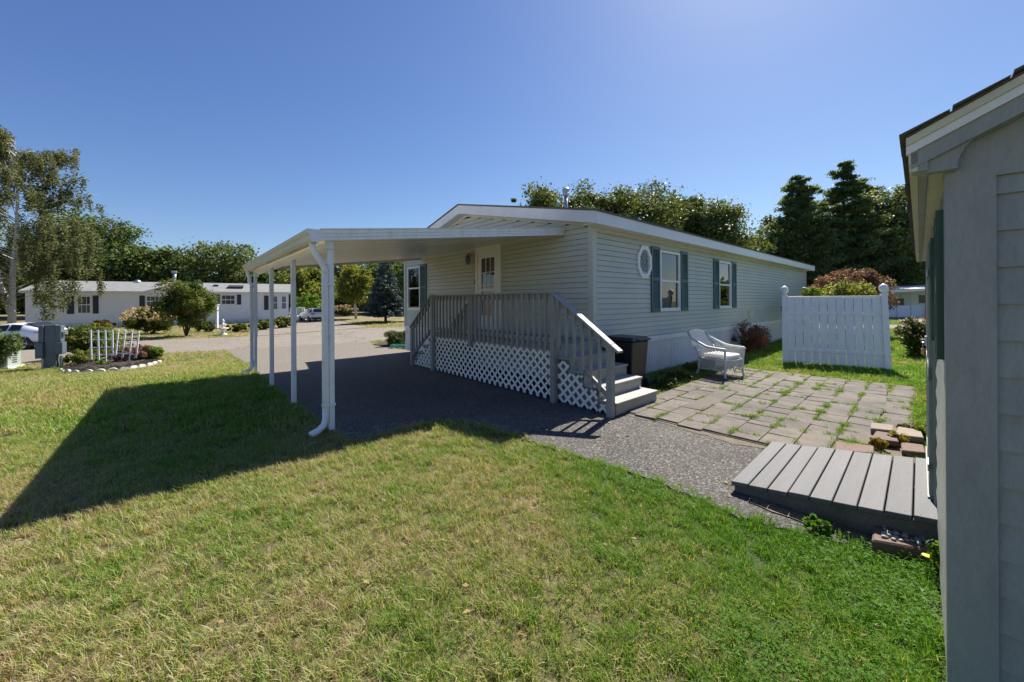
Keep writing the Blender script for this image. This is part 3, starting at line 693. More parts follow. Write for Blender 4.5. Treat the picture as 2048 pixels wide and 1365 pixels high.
# ================================================================== CARPORT
cp = empty('carport', H(0, 0), hz, 'white aluminium carport on four slender posts attached to the sage home', 'carport')
CX0, CY0, CY1 = -4.42, .67, 6.35          # outer edge (x), near and far ends (y)
CZW, CZO = 3.02, 2.46                      # height of pans at wall and outer edge
def cz(x): return CZW + (CZO - CZW) * (x / CX0)
np_ = 19; pw = (CY1 - CY0) / np_
for i in range(np_):
    ya = CY0 + i * pw + .004; yb = ya + pw - .008; mb = MB(); xa, xb = CX0, -.03
    def q(x, y, dz): return (x, y, cz(x) + dz)
    mb.hexa([q(xa, ya, -.075), q(xb, ya, -.075), q(xb, yb - .035, -.075), q(xa, yb - .035, -.075), q(xa, ya, -.071), q(xb, ya, -.071), q(xb, yb - .035, -.071), q(xa, yb - .035, -.071)])
    mb.hexa([q(xa, yb - .035, -.048), q(xb, yb - .035, -.048), q(xb, yb + .03, -.048), q(xa, yb + .03, -.048), q(xa, yb - .035, -.044), q(xb, yb - .035, -.044), q(xb, yb + .03, -.044), q(xa, yb + .03, -.044)])
    mb.hexa([q(xa, ya, -.0705), q(xb, ya, -.0705), q(xb, ya + .002, -.0705), q(xa, ya + .002, -.0705), q(xa, ya, -.05), q(xb, ya, -.05), q(xb, ya + .002, -.05), q(xa, ya + .002, -.05)])
    mb.hexa([q(xa, yb - .037, -.075), q(xb, yb - .037, -.075), q(xb, yb - .035, -.075), q(xa, yb - .035, -.075), q(xa, yb - .037, -.01), q(xb, yb - .037, -.01), q(xb, yb - .035, -.01), q(xa, yb - .035, -.01)])
    mb.build('roof_panel', pan_m, cp)
def side_fascia(y, sgn, x_in):
    mb = MB(); o = y; prof = [(0, -.128), (.028, -.128), (.028, -.092), (.020, -.088), (.028, -.084), (.028, -.05), (.020, -.046), (.028, -.042), (.028, .0), (.05, .008), (.05, .014), (0, .014)]
    poly = [(CX0 - .02, y - sgn * p, cz(CX0 - .02) + zz) for p, zz in prof]
    if sgn > 0: poly = poly[::-1]
    mb.prism(poly, (x_in - CX0 + .02, 0, cz(x_in) - cz(CX0 - .02))); mb.build('side_fascia', whitev, cp)
side_fascia(CY0, 1, -.05); side_fascia(CY1, -1, -.05)
# gutter along outer edge
prof = [(-.02, -.02), (-.02, -.15), (-.10, -.15), (-.125, -.12), (-.125, -.07), (-.15, -.04), (-.15, 0), (-.135, 0), (-.135, -.035), (-.11, -.065), (-.11, -.115), (-.095, -.138), (-.03, -.138), (-.03, -.02)]
poly = [(CX0 + p, CY0 - .03, CZO + zz) for p, zz in prof]
MB().prism(poly, (0, CY1 - CY0 + .06, 0)).build('gutter', cream, cp)
for y in (CY0 - .034, CY1 + .030): MB().prism([(CX0 - .02, y, CZO), (CX0 - .02, y, CZO - .15), (CX0 - .10, y, CZO - .15), (CX0 - .125, y, CZO - .12), (CX0 - .125, y, CZO - .07), (CX0 - .15, y, CZO - .04), (CX0 - .15, y, CZO)], (0, .004, 0)).build('gutter_end', whitev, cp)
postbases = [G(663, 866), G(588, 812), G(544, 776), G(512, 748)]
posts = []
for b in postbases:
    l = b - C; posts.append((l.dot(U), l.dot(Vv), b.z))
px_ = -4.315
MB().mm((px_ - .055, CY0 + .01, CZO - .21), (px_ + .045, CY1 - .01, CZO - .085)).build('beam', pan_m, cp)
for k, (x, y, z) in enumerate(posts):
    if k == 0: y = max(y, CY0 + .04)
    px_ = x
    MB().mm((px_ - .033, y - .033, z - .05), (px_ + .033, y + .033, CZO - .2)).build('post', whitev, cp, bevel=.006)
    MB().mm((px_ - .042, y - .042, z + .0), (px_ + .042, y + .042, z + .04)).build('post_foot', metal, cp)
# downspouts: flattened corrugated tube with an offset at the top and a kick-out at the foot
def spout(y, x, zb, dirx, ylean):
    def rect(pts, wx, wy, parent, name):
        mb = MB()
        for a, b in zip(pts, pts[1:]): mb.beam(a, b, wx, wy, up=(0, 1, 0) if abs(Vector(b).z - Vector(a).z) > .05 else (0, 0, 1))
        return mb.build(name, whitev, parent)
    top = (CX0 - .075, y, CZO - .15)
    pts = [top, (top[0], y, top[2] - .05), (top[0] + .03, y + ylean * .1, top[2] - .12), (x - .03, y + ylean * .55, top[2] - .24), (x, y + ylean, top[2] - .31), (x, y + ylean, top[2] - .37)]
    el = MB().tube(pts, [.038] * 6, 8).build('spout_elbow', whitev, cp, True)
    mb = MB(); n = 8
    mb.mm((x - .031, y + ylean - .027, zb + .28), (x + .031, y + ylean + .032, top[2] - .33))
    for i in (-1, 0, 1): mb.mm((x + i * .020 - .004, y + ylean - .031, zb + .28), (x + i * .020 + .004, y + ylean + .031, top[2] - .34))
    mb.build('downspout', whitev, cp)
    MB().tube([(x, y + ylean, zb + .30), (x, y + ylean, zb + .18), (x - .02, y + ylean - .01, zb + .12), (x - .09, y + ylean - .04, zb + .075), (x - .18, y + ylean - .08, zb + .05)], [.038, .04, .04, .04, .045], 8).build('spout_elbow', whitev, cp, True)
    for zz in (zb + .34, top[2] - .5): MB().mm((x - .038, y + ylean - .036, zz), (px_ + .036, y + ylean + .036, zz + .022)).build('strap', whitev, cp)
px_ = posts[0][0]; spout(CY0 + .06, px_ - .073, 0, 1, 0.0); px_ = posts[3][0]; spout(posts[3][1] + .18, px_ - .073, posts[3][2], 1, -.17)
# flashing rail against the wall
MB().mm((-.07, CY0 - .02, CZW - .09), (-.02, CY1 + .02, CZW + .015)).build('wall_channel', whitev, cp)

# ================================================================== DECK
dk = empty('porch_deck', H(0, 0), hz, 'grey painted porch deck with balustrade, stairs at both ends and white lattice skirt', 'deck')
DZ, DX, DY0, DY1 = .90, -1.24, -.21, 3.56
for i in range(9):
    xa = DX - .02 + i * .1395; MB().mm((xa, DY0 - .02, DZ - .03), (xa + .133, DY1 + .02, DZ)).build('deck_board', deckp, dk)
MB().mm((DX, DY0, DZ - .18), (DX + .04, DY1, DZ - .032)).build('rim_board', deckp, dk)
MB().mm((DX + .04, DY0, DZ - .18), (-.05, DY0 + .04, DZ - .032)).build('rim_board', deckp, dk)
MB().mm((DX + .04, DY1 - .04, DZ - .18), (-.05, DY1, DZ - .032)).build('rim_board', deckp, dk)
RT = 1.735
def deck_post(x, y, zb, zt, nm='post'): return MB().mm((x - .045, y - .045, zb), (x + .045, y + .045, zt)).build(nm, deckp, dk, bevel=.005)
PX = DX - .045
for y in (DY0 + .01, 2.05, DY1 - .02): deck_post(PX, y, .01 if y != 2.05 else DZ - .2, RT - .02)
deck_post(-.1, DY1 - .02, DZ, RT - .02)
NY0, NY1 = -1.235, 4.55
deck_post(PX, NY0, .0, 1.02); deck_post(PX, NY1, gz(*H(PX, NY1)[:2]), 1.0); deck_post(-.1, NY1, gz(*H(-.1, NY1)[:2]), 1.0)
MB().mm((PX - .07, DY0 - .06, RT - .02), (PX + .07, DY1 + .05, RT + .015)).build('top_rail', deckp, dk, bevel=.006)
MB().mm((PX - .02, DY0, RT - .11), (PX + .02, DY1, RT - .022)).build('under_rail', deckp, dk)
MB().mm((PX - .02, DY0, DZ + .05), (PX + .02, DY1, DZ + .12)).build('bottom_rail', deckp, dk)
nb = 27
for i in range(nb):
    y = DY0 + .14 + i * (DY1 - DY0 - .28) / (nb - 1)
    if abs(y - 2.05) < .06: continue
    MB().mm((PX - .056, y - .018, DZ - .08), (PX - .021, y + .018, RT - .024)).build('baluster', deckp, dk)
def stair_rail(x, ya, yb, za, zb, over, nbal, cap=treadp):
    d = Vector((0, yb - ya, zb - za)); s = d.z / abs(d.y); sg = 1 if yb > ya else -1
    a = Vector((x, ya - sg * .03, za + .0 - s * .03)); b = Vector((x, yb + sg * over, zb + s * over))
    MB().beam(a, b, .135, .036).build('hand_rail', cap, dk, bevel=.012)
    MB().beam(Vector((x, ya, za - .07)), Vector((x, yb, zb - .07)), .04, .085).build('under_rail', deckp, dk)
    MB().beam(Vector((x, ya, za - .74)), Vector((x, yb, zb - .74)), .04, .07).build('bottom_rail', deckp, dk)
    for i in range(1, nbal + 1):
        t = i / (nbal + 1); y = ya + (yb - ya) * t; z = za + (zb - za) * t
        MB().mm((x - .056, y - .018, z - .78), (x - .021, y + .018, z - .04)).build('baluster', deckp, dk)
stair_rail(PX, DY0 + .01, NY0, RT, 1.02, .16, 6)
stair_rail(PX, DY1 - .02, NY1, RT, 1.0, .06, 6, deckp)
stair_rail(-.1, DY1 - .02, NY1, RT, 1.0, .06, 6, deckp)
def stairs(y_edge, sg, x0, x1, zg, fr, n=4, run=.262, tm=treadp):
    rise = (DZ - zg) / (n + 1)
    for k in range(1, n + 1):
        zt = DZ - rise * k; ya = y_edge + sg * run * (k - 1); yb = y_edge + sg * run * k
        MB().mm((x0 - .0, ya - sg * .0, zt - .035), (x1, yb + sg * .022, zt)).build('tread', tm, dk, bevel=.005)
        MB().mm((x0 + .02, yb - sg * .022, zt - rise + .0 if k < n else zg), (x1 - .015, yb, zt - .036)).build('riser', tm, dk)
    MB().mm((x0 + .01, y_edge - sg * .0, DZ - rise), (x1 - .01, y_edge + sg * .02, DZ - .031)).build('riser', deckp, dk)
stairs(DY0 - .022, -1, DX - .0, -.10, 0.03, 0)
stairs(DY1 + .022, 1, DX, -.14, gz(*H(-.6, 4.4)[:2]) + .03, 0)
# closed stringers
for sg, ye in ((-1, DY0), (1, DY1)):
    pts = [(DX + .05, ye, DZ - .2), (DX + .05, ye, .05), (DX + .05, ye + sg * 1.02, .05), (DX + .05, ye + sg * 1.02, .12)]
    MB().prism(pts, (.03, 0, 0)).build('stringer', deckp, dk); MB().prism([(p[0] + .98, p[1], p[2]) for p in pts], (.03, 0, 0)).build('stringer', deckp, dk)
# lattice: crossing slats, clipped to the panel outline
def lattice(name, inside, y0, y1, z0, z1, x, parent, mat, pitch=.160, w=.040, skip=()):
    p = MB().mm((x - .012, y0 - .002, z0 - .012), (x + .004, y0 + .02, z0 + .0)).build(name, mat, parent)
    for d, xo in ((1, 0), (-1, .007)):
        c0 = (y0 - (z1 - z0)) if d > 0 else y0; c = c0 - pitch * (.3 if d > 0 else .55)
        while c < (y1 if d > 0 else y1 + (z1 - z0)):
            st = None; t = 0; L = (z1 - z0); step = .012; run = []
            while t <= L + step:
                yy = c + d * t; zz = z0 + t; ok = inside(yy, zz) and t <= L
                if ok and st is None: st = t
                if not ok and st is not None:
                    if t - st > .03:
                        MB().beam((x + xo, c + d * st, z0 + st), (x + xo, c + d * (t - step), z0 + t - step), w, .006, up=(1, 0, 0)).build('slat', mat, p)
                    st = None
                t += step
            c += pitch
    return p
xl = DX - .012
lattice('lattice_panel', lambda y, z: DY0 + .06 < y < DY1 - .07 and .03 < z < .80, DY0 + .06, DY1 - .07, .03, .80, xl, dk, lattm)
def under_right(y, z):
    k = int((DY0 - y) / .262)          # 0..3 below the treads
    return NY0 + .03 < y < DY0 - .045 and .03 < z < DZ - .174 * (k + 1) - .05
lattice('lattice_panel', under_right, NY0, DY0, .03, .72, xl, dk, lattm)
def under_left(y, z):
    k = int((y - DY1) / .262)
    return DY1 + .04 < y < NY1 - .03 and .03 < z < DZ - .174 * (k + 1) - .05
lattice('lattice_panel', under_left, DY1, NY1, .03, .72, xl, dk, lattm)
# small blue jug on the drive by the lattice
j = G(865, 737); 
jg = tag(MB().lathe(j + Vector((0, 0, .03)), [(.045, 0), (.05, .02), (.05, .13), (.02, .17), (.02, .19)], 10).build('plastic_jug', bluep), 'small blue plastic jug on the driveway against the white lattice', 'jug')

# ================================================================== SHED
SA = math.atan2(.682, .731); US = Vector((math.cos(SA), math.sin(SA), 0)); VS = Vector((-math.sin(SA), math.cos(SA), 0))
K = Vector((1.642, 1.418, 0)); SL, SWd = 4.9, 2.6
def HS(x, y, z=0): return K + US * x + VS * y + Vector((0, 0, z))
sh = empty('garden_shed', K, SA, 'grey-green clapboard shed with cream fascia and forest green shutters, right foreground', 'shed')
# local: x along the long wall (away), y to the left; long wall faces +y, gable faces -x
WL = lambda a, z, o: (a, o, z)
WG = lambda a, z, o: (-o, -a, z)
SEZ = 2.08; SP = .48
sdoor = (1.62, 2.95, .27, 1.98); swin = [(.42, 1.02, 1.40, 1.93), (3.55, 3.95, 1.40, 1.93)]
def clap(W, a0f, a1f, z0, z1, ops, ex=.128):
    z = z0
    while z < z1 - .01:
        zt = min(z + ex, z1); a0, a1 = a0f(z + .06), a1f(z + .06)
        if a1 - a0 < .05: break
        cuts = sorted({a0, a1} | {v for o in ops for v in o[:2] if a0 < v < a1 and o[2] < zt and o[3] > z})
        for p, q in zip(cuts, cuts[1:]):
            mid = (p + q) / 2; segs = [(z, zt)]
            for o in ops:
                if o[0] < mid < o[1]:
                    ns = []
                    for s0, s1 in segs:
                        if o[2] > s0: ns.append((s0, min(s1, o[2])))
                        if o[3] < s1: ns.append((max(s0, o[3]), s1))
                    segs = [s for s in ns if s[1] - s[0] > .004]
            for s0, s1 in segs:
                out = lambda zz: .014 - .012 * (zz - z) / ex
                P = [(-.01, s0), (out(s0), s0), (out(s1), s1 + .006), (-.01, s1 + .006)]
                mb = MB(); mb.prism([Vector(W(p, zz, oo)) for oo, zz in P], Vector(W(q, 0, 0)) - Vector(W(p, 0, 0))); mb.build('clapboard', shedm, sh)
        z += ex
clap(WL, lambda z: .02, lambda z: SL - .02, .10, SEZ - .0, swin + [sdoor])
gr = lambda z: .0 if z < SEZ else (z - SEZ) / SP
clap(WG, lambda z: .08 + gr(z), lambda z: SWd - .08 - gr(z), .045, SEZ + SWd / 2 * SP, [])
MB().mm((.02, -.03, .05), (SL, -.012, SEZ)).mm((.02, -SWd, .05), (SL, -SWd + .03, SEZ)).mm((SL - .03, -SWd + .03, .05), (SL, -.03, SEZ)).build('wall_sheathing', shedm, sh)
MB().mm((.012, -SWd + .01, .05), (.02, -.012, SEZ)).build('wall_sheathing', shedm, sh)
# corner boards
MB().mm((-.024, -.103, .0), (.0, .018, SEZ + .02)).build('corner_board', shedm, sh, bevel=.002)
MB().mm((.001, .0, .0), (.085, .0175, SEZ - .0)).build('corner_board', shedm, sh)
MB().mm((SL - .06, .0, .0), (SL + .02, .024, SEZ)).build('corner_board', shedm, sh)
MB().mm((-.024, -SWd - .02, .0), (.0, -SWd + .09, SEZ)).build('corner_board', shedm, sh)
# gable frieze with a curved bracket (board cut to a quarter curve), below the rake
SO = .115
def srz(y): return 2.20 + (SO - y) * SP if y > -SWd / 2 else 2.20 + (SO + SWd / 2) * SP - (-SWd / 2 - y) * SP
def srake(name, ya, yb, xa, xb, dt, db, m):
    za, zb = srz(ya), srz(yb)
    return MB().hexa([(xa, ya, za - db), (xb, ya, za - db), (xb, yb, zb - db), (xa, yb, zb - db), (xa, ya, za - dt), (xb, ya, za - dt), (xb, yb, zb - dt), (xa, yb, zb - dt)]).build(name, m, sh)
for ya, yb in ((SO, -SWd / 2), (-SWd / 2 - .001, -SWd - SO)):
    srake('rake_trim', ya, yb, -.115, -.095, .0, .028, shedcream)
    srake('rake_trim', ya, yb, -.105, -.085, .0285, .060, shedwhite)
    srake('rake_board', ya - (.012 if ya > 0 else 0), yb, -.094, -.020, .061, .118, shedm)
    srake('rafter_soffit', ya - .02, yb, -.084, -.0, .0, .027, shedm)
# curved gusset board
cv = [(-.0, SEZ - .012)]
poly = [(.10, 2.075), (.062, 2.068), (-.005, 2.066)]
for i in range(9):
    t = i / 8; a = math.pi / 2 * t; poly.append((-.012 - .10 * (1 - math.cos(a)), 2.068 + .12 * math.sin(a)))
poly += [(-.20, srz(-.20) - .117), (-.20, srz(-.20) - .09), (.10, srz(.10) - .08)]
mb = MB(); mb.prism([(-.078, y, z) for y, z in poly], (.05, 0, 0)); mb.build('gable_gusset', shedm, sh)
mb = MB(); yy = -SWd + .02
mb.prism([(-.0245, -.1035, 2.03), (-.0245, -SWd + .1, 2.03), (-.0245, -SWd + .1, 2.10), (-.0245, -SWd / 2, 2.19 + SP * SWd / 2), (-.0245, .0, 2.175), (-.0245, .0, 2.1)][::-1], (.02, 0, 0)); mb.build('gable_frieze', shedm, sh)
# eave: cream fascia, soffit
MB().mm((-.094, SO - .03, 2.105), (SL + .12, SO - .006, 2.19)).build('eave_fascia', shedcream, sh)
MB().mm((-.09, SO - .055, 2.075), (SL + .12, SO - .031, 2.175)).build('eave_fascia', shedm, sh)
MB().mm((-.02, .0, 2.082), (SL + .1, SO - .056, 2.095)).build('soffit', shedcream, sh)
MB().mm((-.09, SO - .03, 2.078), (SL + .12, SO - .008, 2.104)).build('soffit_edge', shedcream, sh)
# roof shingles: near slope in courses and tabs
MB().hexa([(-.12, SO + .0, srz(SO) + .002), (SL + .14, SO + .0, srz(SO) + .002), (SL + .14, -SWd / 2, srz(-SWd / 2) + .002), (-.12, -SWd / 2, srz(-SWd / 2) + .002)] + [(-.12, SO, srz(SO) + .008), (SL + .14, SO, srz(SO) + .008), (SL + .14, -SWd / 2, srz(-SWd / 2) + .008), (-.12, -SWd / 2, srz(-SWd / 2) + .008)]).build('roof_deck', oldwood, sh)
MB().hexa([(-.12, -SWd / 2, srz(-SWd / 2) + .002), (SL + .14, -SWd / 2, srz(-SWd / 2) + .002), (SL + .14, -SWd - SO, srz(-SWd - SO) + .002), (-.12, -SWd - SO, srz(-SWd - SO) + .002), (-.12, -SWd / 2, srz(-SWd / 2) + .012), (SL + .14, -SWd / 2, srz(-SWd / 2) + .012), (SL + .14, -SWd - SO, srz(-SWd - SO) + .012), (-.12, -SWd - SO, srz(-SWd - SO) + .012)]).build('roof_slope', shinglem, sh)
cexp = .13; ci = 0; y = SO + .022
r2_ = random.Random(5)
while y > -SWd / 2:
    yb = y - cexp; x = -.14 - (ci % 2) * .15
    while x < SL + .14:
        xa, xb = max(x, -.14), min(x + .297, SL + .15)
        if xb - xa > .02:
            j0 = r2_.uniform(0, .004); ya = y - r2_.uniform(0, .006)
            pa = [(ya, .012 + j0), (yb - .03, .010 + j0)]
            def q(x, y, d): return (x, y, srz(y) + d)
            MB().hexa([q(xa, ya, .0115 + j0), q(xb, ya, .0115 + j0), q(xb, yb, .009), q(xa, yb, .009), q(xa, ya, .019 + j0), q(xb, ya, .019 + j0), q(xb, yb, .012), q(xa, yb, .012)]).build('shingle', shinglem, sh)
        x += .30
    y = yb; ci += 1
# windows + shutters on the long wall
for o in swin:
    a0, a1, z0, z1 = o
    f = MB(); wbox(f, WL, a0 - .0, a0 + .04, z0, z1, -.02, .022); wbox(f, WL, a1 - .04, a1, z0, z1, -.02, .022); wbox(f, WL, a0 + .04, a1 - .04, z1 - .04, z1, -.02, .022); wbox(f, WL, a0 + .04, a1 - .04, z0, z0 + .04, -.02, .026)
    f = f.build('window', shedwhite, sh); g = MB(); wbox(g, WL, a0 + .04, a1 - .04, z0 + .04, z1 - .04, .0, .004); g.build('pane', darkglass, f)
for a0, a1 in ((.09, .34), (1.08, 1.36), (3.18, 3.50), (4.0, 4.3)): shutter(WL, a0, a1, 1.36, 1.95, sh, shedgreen, .014, .024)
# door with casing
a0, a1, z0, z1 = sdoor
MB().mm(WL(a0 - .09, .06, .0), WL(a0, z1 + .09, .022)).build('door_casing', shedm, sh)
MB().mm(WL(a1, .06, .0), WL(a1 + .09, z1 + .09, .022)).build('door_casing', shedm, sh)
MB().mm(WL(a0, z1, .0), WL(a1, z1 + .09, .0218)).build('door_casing', shedm, sh)
mid = (a0 + a1) / 2
for p, q in ((a0 + .004, mid - .003), (mid + .003, a1 - .004)):
    d = MB().mm(WL(p, z0 + .01, .005), WL(q, z1 - .005, .028)).build('door', shedm, sh)
    for r in ((p, q, z0 + .01, z0 + .10), (p, q, z1 - .09, z1 - .005), (p, q, 1.05, 1.14)):
        MB().mm(WL(r[0] + .001, r[2], .0285), WL(r[1] - .001, r[3], .044)).build('door_rail', shedm, d)
    for r in (p + .001, q - .091):
        MB().mm(WL(r, z0 + .101, .0283), WL(r + .09, z1 - .091, .0435)).build('door_stile', shedm, d)
hs = MB().mm(WL(mid - .09, 1.255, .0445), WL(mid + .05, 1.29, .050)).mm(WL(mid - .10, 1.235, .0445), WL(mid - .06, 1.31, .056)).tube([WL(mid - .08, 1.262, .05), WL(mid - .08, 1.262, .075), WL(mid - .08, 1.283, .075), WL(mid - .08, 1.283, .05)], .004, 6).build('hasp', metal, sh)
pl = MB().tube([WL(mid - .105, 1.21, .066), WL(mid - .105, 1.25, .066), WL(mid - .09, 1.268, .068), WL(mid - .07, 1.25, .066), WL(mid - .07, 1.21, .066)], .004, 6)
plk = tag(MB().add([], []).mm((-.028, -.011, -.045), (.028, .011, 0)).build('padlock', brass, None, bevel=.004), 'brass padlock hanging from the hasp on the grey shed door', 'padlock')
plk.location = HS(mid - .0875, .066, 1.212); plk.rotation_euler = (0, 0, SA)
MB().tube([(-.018, 0, 0), (-.018, 0, .035), (0, 0, .052), (.018, 0, .035), (.018, 0, 0)], .004, 6).build('shackle', metal, plk, True)
for z in (.45, 1.75): MB().mm(WL(a0 - .03, z, .0445), WL(a0 + .14, z + .045, .05)).build('hinge', metal, sh)
MB().mm(WL(a0 + .02, .20, .0), WL(a1 - .02, .262, .05)).build('door_sill', shedm, sh)

# ramp: nine boards, sloping up to the shed sill
FR, FL = Vector((2.63, 2.32, .255)), Vector((1.80, 3.14, .105))
xd = (Vector((FR.x, FR.y, 0)) - K); 
rp = empty('shed_ramp', Vector((FL.x, FL.y, 0)), SA, 'low sloping ramp of weathered grey boards in front of the shed door', 'ramp')
rl = (Vector((FR.x - FL.x, FR.y - FL.y, 0))).length; nbd = 9; bw = rl / nbd; tl = .15 / rl
mboard = None; rr = random.Random(11)
screws = MB()
for i in range(nbd):
    y0_, y1_ = -i * bw - .002, -(i + 1) * bw + .006; o_ = rr.uniform(-.012, .012); dz = rr.uniform(-.003, .003)
    zf = lambda y: .105 - y * tl + dz
    mb = MB().hexa([(o_, y1_, zf(y1_) - .036), (1.28 + o_, y1_, zf(y1_) - .036), (1.28 + o_, y0_, zf(y0_) - .036), (o_, y0_, zf(y0_) - .036), (o_, y1_, zf(y1_)), (1.28 + o_, y1_, zf(y1_)), (1.28 + o_, y0_, zf(y0_)), (o_, y0_, zf(y0_))])
    b = mb.build('board', rampm, rp, bevel=.004)
    s = MB()
    for x in (.05, .44, .84, 1.23):
        for t in (.25, .75):
            y = y0_ + (y1_ - y0_) * t; s.lathe((x + rr.uniform(-.01, .01), y, zf(y) - .004), [(.004, 0), (.004, .0048)], 6)
    s.build('screws', oldwood, b)
for x in (.03, .63, 1.22):
    MB().hexa([(x, -rl, .005), (x + .04, -rl, .005), (x + .04, -.02, .005), (x, -.02, .005), (x, -rl, .255 - .037), (x + .04, -rl, .255 - .037), (x + .04, -.02, .07), (x, -.02, .07)]).build('joist', oldwood, rp)

# ================================================================== PATIO
PO = Vector((0, 0, 0))
def PS(a, b, z=0): return Vector((US.x * a + VS.x * b, US.y * a + VS.y * b, z))
patio = empty('patio', PS(4.8, .0), SA, 'paved patio of worn concrete pavers with weeds in the joints', 'patio')
del patio['category']; patio['kind'] = 'structure'
PA0, PA1, PB0, PB1 = 4.82, 9.82, .06, 3.0
MB().mm((0.0, .03, -.02), (PA1 - PA0, PB1 - PB0 + .04, .030)).build('sand_bed', MATS['soil'], patio)
pr = random.Random(21); joints = []
b = PB0; col = 0
while b < PB1 - .05:
    wd = pr.choice((.20, .29, .29, .29)); wd = min(wd, PB1 - b)
    if wd < .12: break
    a = PA0 - pr.choice((0, .05, .12)) * (1 if b > .7 else 0)
    # the near right corner is broken away and overgrown
    if b < .55: a = PA0 + .75
    if b < .2: a = PA0 + 1.25
    while a < PA1 - .02:
        ln = pr.choice((.20, .29, .29, .39, .39, .44)); ln = min(ln, PA1 - a)
        if ln < .1: break
        if wd > .35 and ln > .55 and pr.random() < .5: sub = [(a, ln, b, wd / 2), (a, ln, b + wd / 2, wd / 2)]
        else: sub = [(a, ln, b, wd)]
        for sa, sl_, sb, sw in sub:
            j1, j2, j3, j4 = [pr.uniform(-.006, .006) for _ in range(4)]; g = .003
            x0_, x1_, y0_, y1_ = sa - 4.8 + g, sa - 4.8 + sl_ - g, sb + g, sb + sw - g; t = [.046 + j for j in (j1, j2, j3, j4)]
            o = MB().hexa([(x0_, y0_, .0), (x1_, y0_, .0), (x1_, y1_, .0), (x0_, y1_, .0), (x0_, y0_, t[0]), (x1_, y0_, t[1]), (x1_, y1_, t[2]), (x0_, y1_, t[3])]).build('paver', MATS['paver'], patio, bevel=.004)
            o.rotation_euler.z = pr.uniform(-.004, .004) 
        joints.append((a, b, wd, ln)); a += ln
    b += wd
# loose pavers and slabs beside the ramp
def slab_at(pts, th, lift, m, name, label, cat, grp=None, extra=0):
    ps = [G(px, py, lift + th) for px, py in pts]; c = sum(ps, Vector()) / 4
    mb = MB().hexa([(p.x - c.x, p.y - c.y, -th) for p in ps] + [(p.x - c.x, p.y - c.y, 0) for p in ps])
    o = mb.build(name, m, None, bevel=.008); o.location = (c.x, c.y, lift + th + .001); return tag(o, label, cat, grp)
slab_at([(1741, 857), (1788, 862), (1787, 850), (1741, 845)], .06, .05, tanpaver, 'paver_block', 'pale tan paver lying at the top of the loose heap beside the ramp', 'paver', 'loose pavers by the ramp')
slab_at([(1790, 869), (1848, 876), (1842, 861), (1796, 853)], .06, .05, tanpaver, 'paver_block', 'pale tan paver nearest the shed wall in the loose heap', 'paver', 'loose pavers by the ramp')
slab_at([(1741, 877), (1798, 884), (1792, 868), (1752, 862)], .06, .05, redpaver, 'paver_block', 'dusky red raised paver in the middle of the loose heap', 'paver', 'loose pavers by the ramp')
slab_at([(1803, 901), (1852, 906), (1847, 890), (1802, 884)], .05, .03, redpaver, 'paver_block', 'low pinkish paver between the ramp end and the shed wall', 'paver', 'loose pavers by the ramp')
slab_at([(1668, 900), (1748, 907), (1748, 892), (1672, 882)], .05, .03, redpaver, 'paver_block', 'brick red slab lying flat along the back edge of the ramp', 'paver', 'loose pavers by the ramp')
# planter kerb with embedded pebbles, under the near edge of the ramp
ks = [G(1743, 1080, .10), G(1886, 1105, .10), G(1884, 1048, .10), G(1752, 1032, .10)]
kc = sum(ks, Vector()) / 4
kb = tag(MB().hexa([(p.x - kc.x, p.y - kc.y, -.12) for p in ks] + [(p.x - kc.x, p.y - kc.y, 0) for p in ks]).build('stepping_block', redpaver, None, bevel=.01), 'low reddish concrete block topped with embedded grey pebbles by the shed corner', 'block')
kb.location = kc
pb0 = MB().ball((0, 0, 0), .5, 8, 5)
pbm = pb0.build('pebble', pebblem, kb, True); first = True; kr = random.Random(9); placed = []
for i in range(400):
    if len(placed) > 64: break
    s, t = kr.uniform(.15, .96), kr.uniform(.12, .95)
    p = ks[0].lerp(ks[1], s).lerp(ks[3].lerp(ks[2], s), t) - kc
    if any((p - q).length < .026 for q in placed): continue
    placed.append(p); sc = (kr.uniform(.03, .052), kr.uniform(.022, .032), kr.uniform(.016, .026))
    if first: o = pbm; first = False
    else: o = copy_part(pbm, kb)
    o.location = (p.x, p.y, .006); o.rotation_euler = (kr.uniform(-.2, .2), kr.uniform(-.2, .2), kr.uniform(-.9, .9)); o.scale = sc

# ================================================================== PRIVACY FENCE
fl_, fr_ = G(1570, 727), G(1776, 742); fd = (fr_ - fl_); fd.z = 0; fln = fd.length; fang = math.atan2(fd.y, fd.x)
fe = empty('privacy_fence', (fl_.x, fl_.y, 0), fang, 'short leaning section of white picket privacy fence with ball-topped posts', 'fence')
fe.rotation_euler = (R(-12.5), 0, fang)   # leans away from the patio
fe.location.z = .02
FH = 1.66
for x in (0.0, fln):
    p = MB().mm((x - .055, -.055, -.05), (x + .055, .055, FH + .06)).build('post', whitev, fe, bevel=.004)
    MB().lathe((x, 0, FH + .06), [(.07, 0), (.075, .02), (.05, .04), (.045, .06), (.075, .09), (.09, .14), (.085, .18), (.06, .23), (.02, .26)], 12).build('post_cap', whitev, fe, True)
npk = 11; pk = (fln - .11) / npk
for i in range(npk):
    x = .055 + i * pk; MB().mm((x + .0045, -.012, .03), (x + pk - .0045, .010, FH)).build('picket', whitev, fe)
for z, h in ((.30, .07), (1.22, .07), (FH - .0, .035)):
    MB().mm((.055, -.032, z), (fln - .055, -.0125, z + h)).build('rail', whitev, fe, bevel=.004)
    MB().mm((.055, .0105, z), (fln - .055, .032, z + h)).build('rail', whitev, fe)

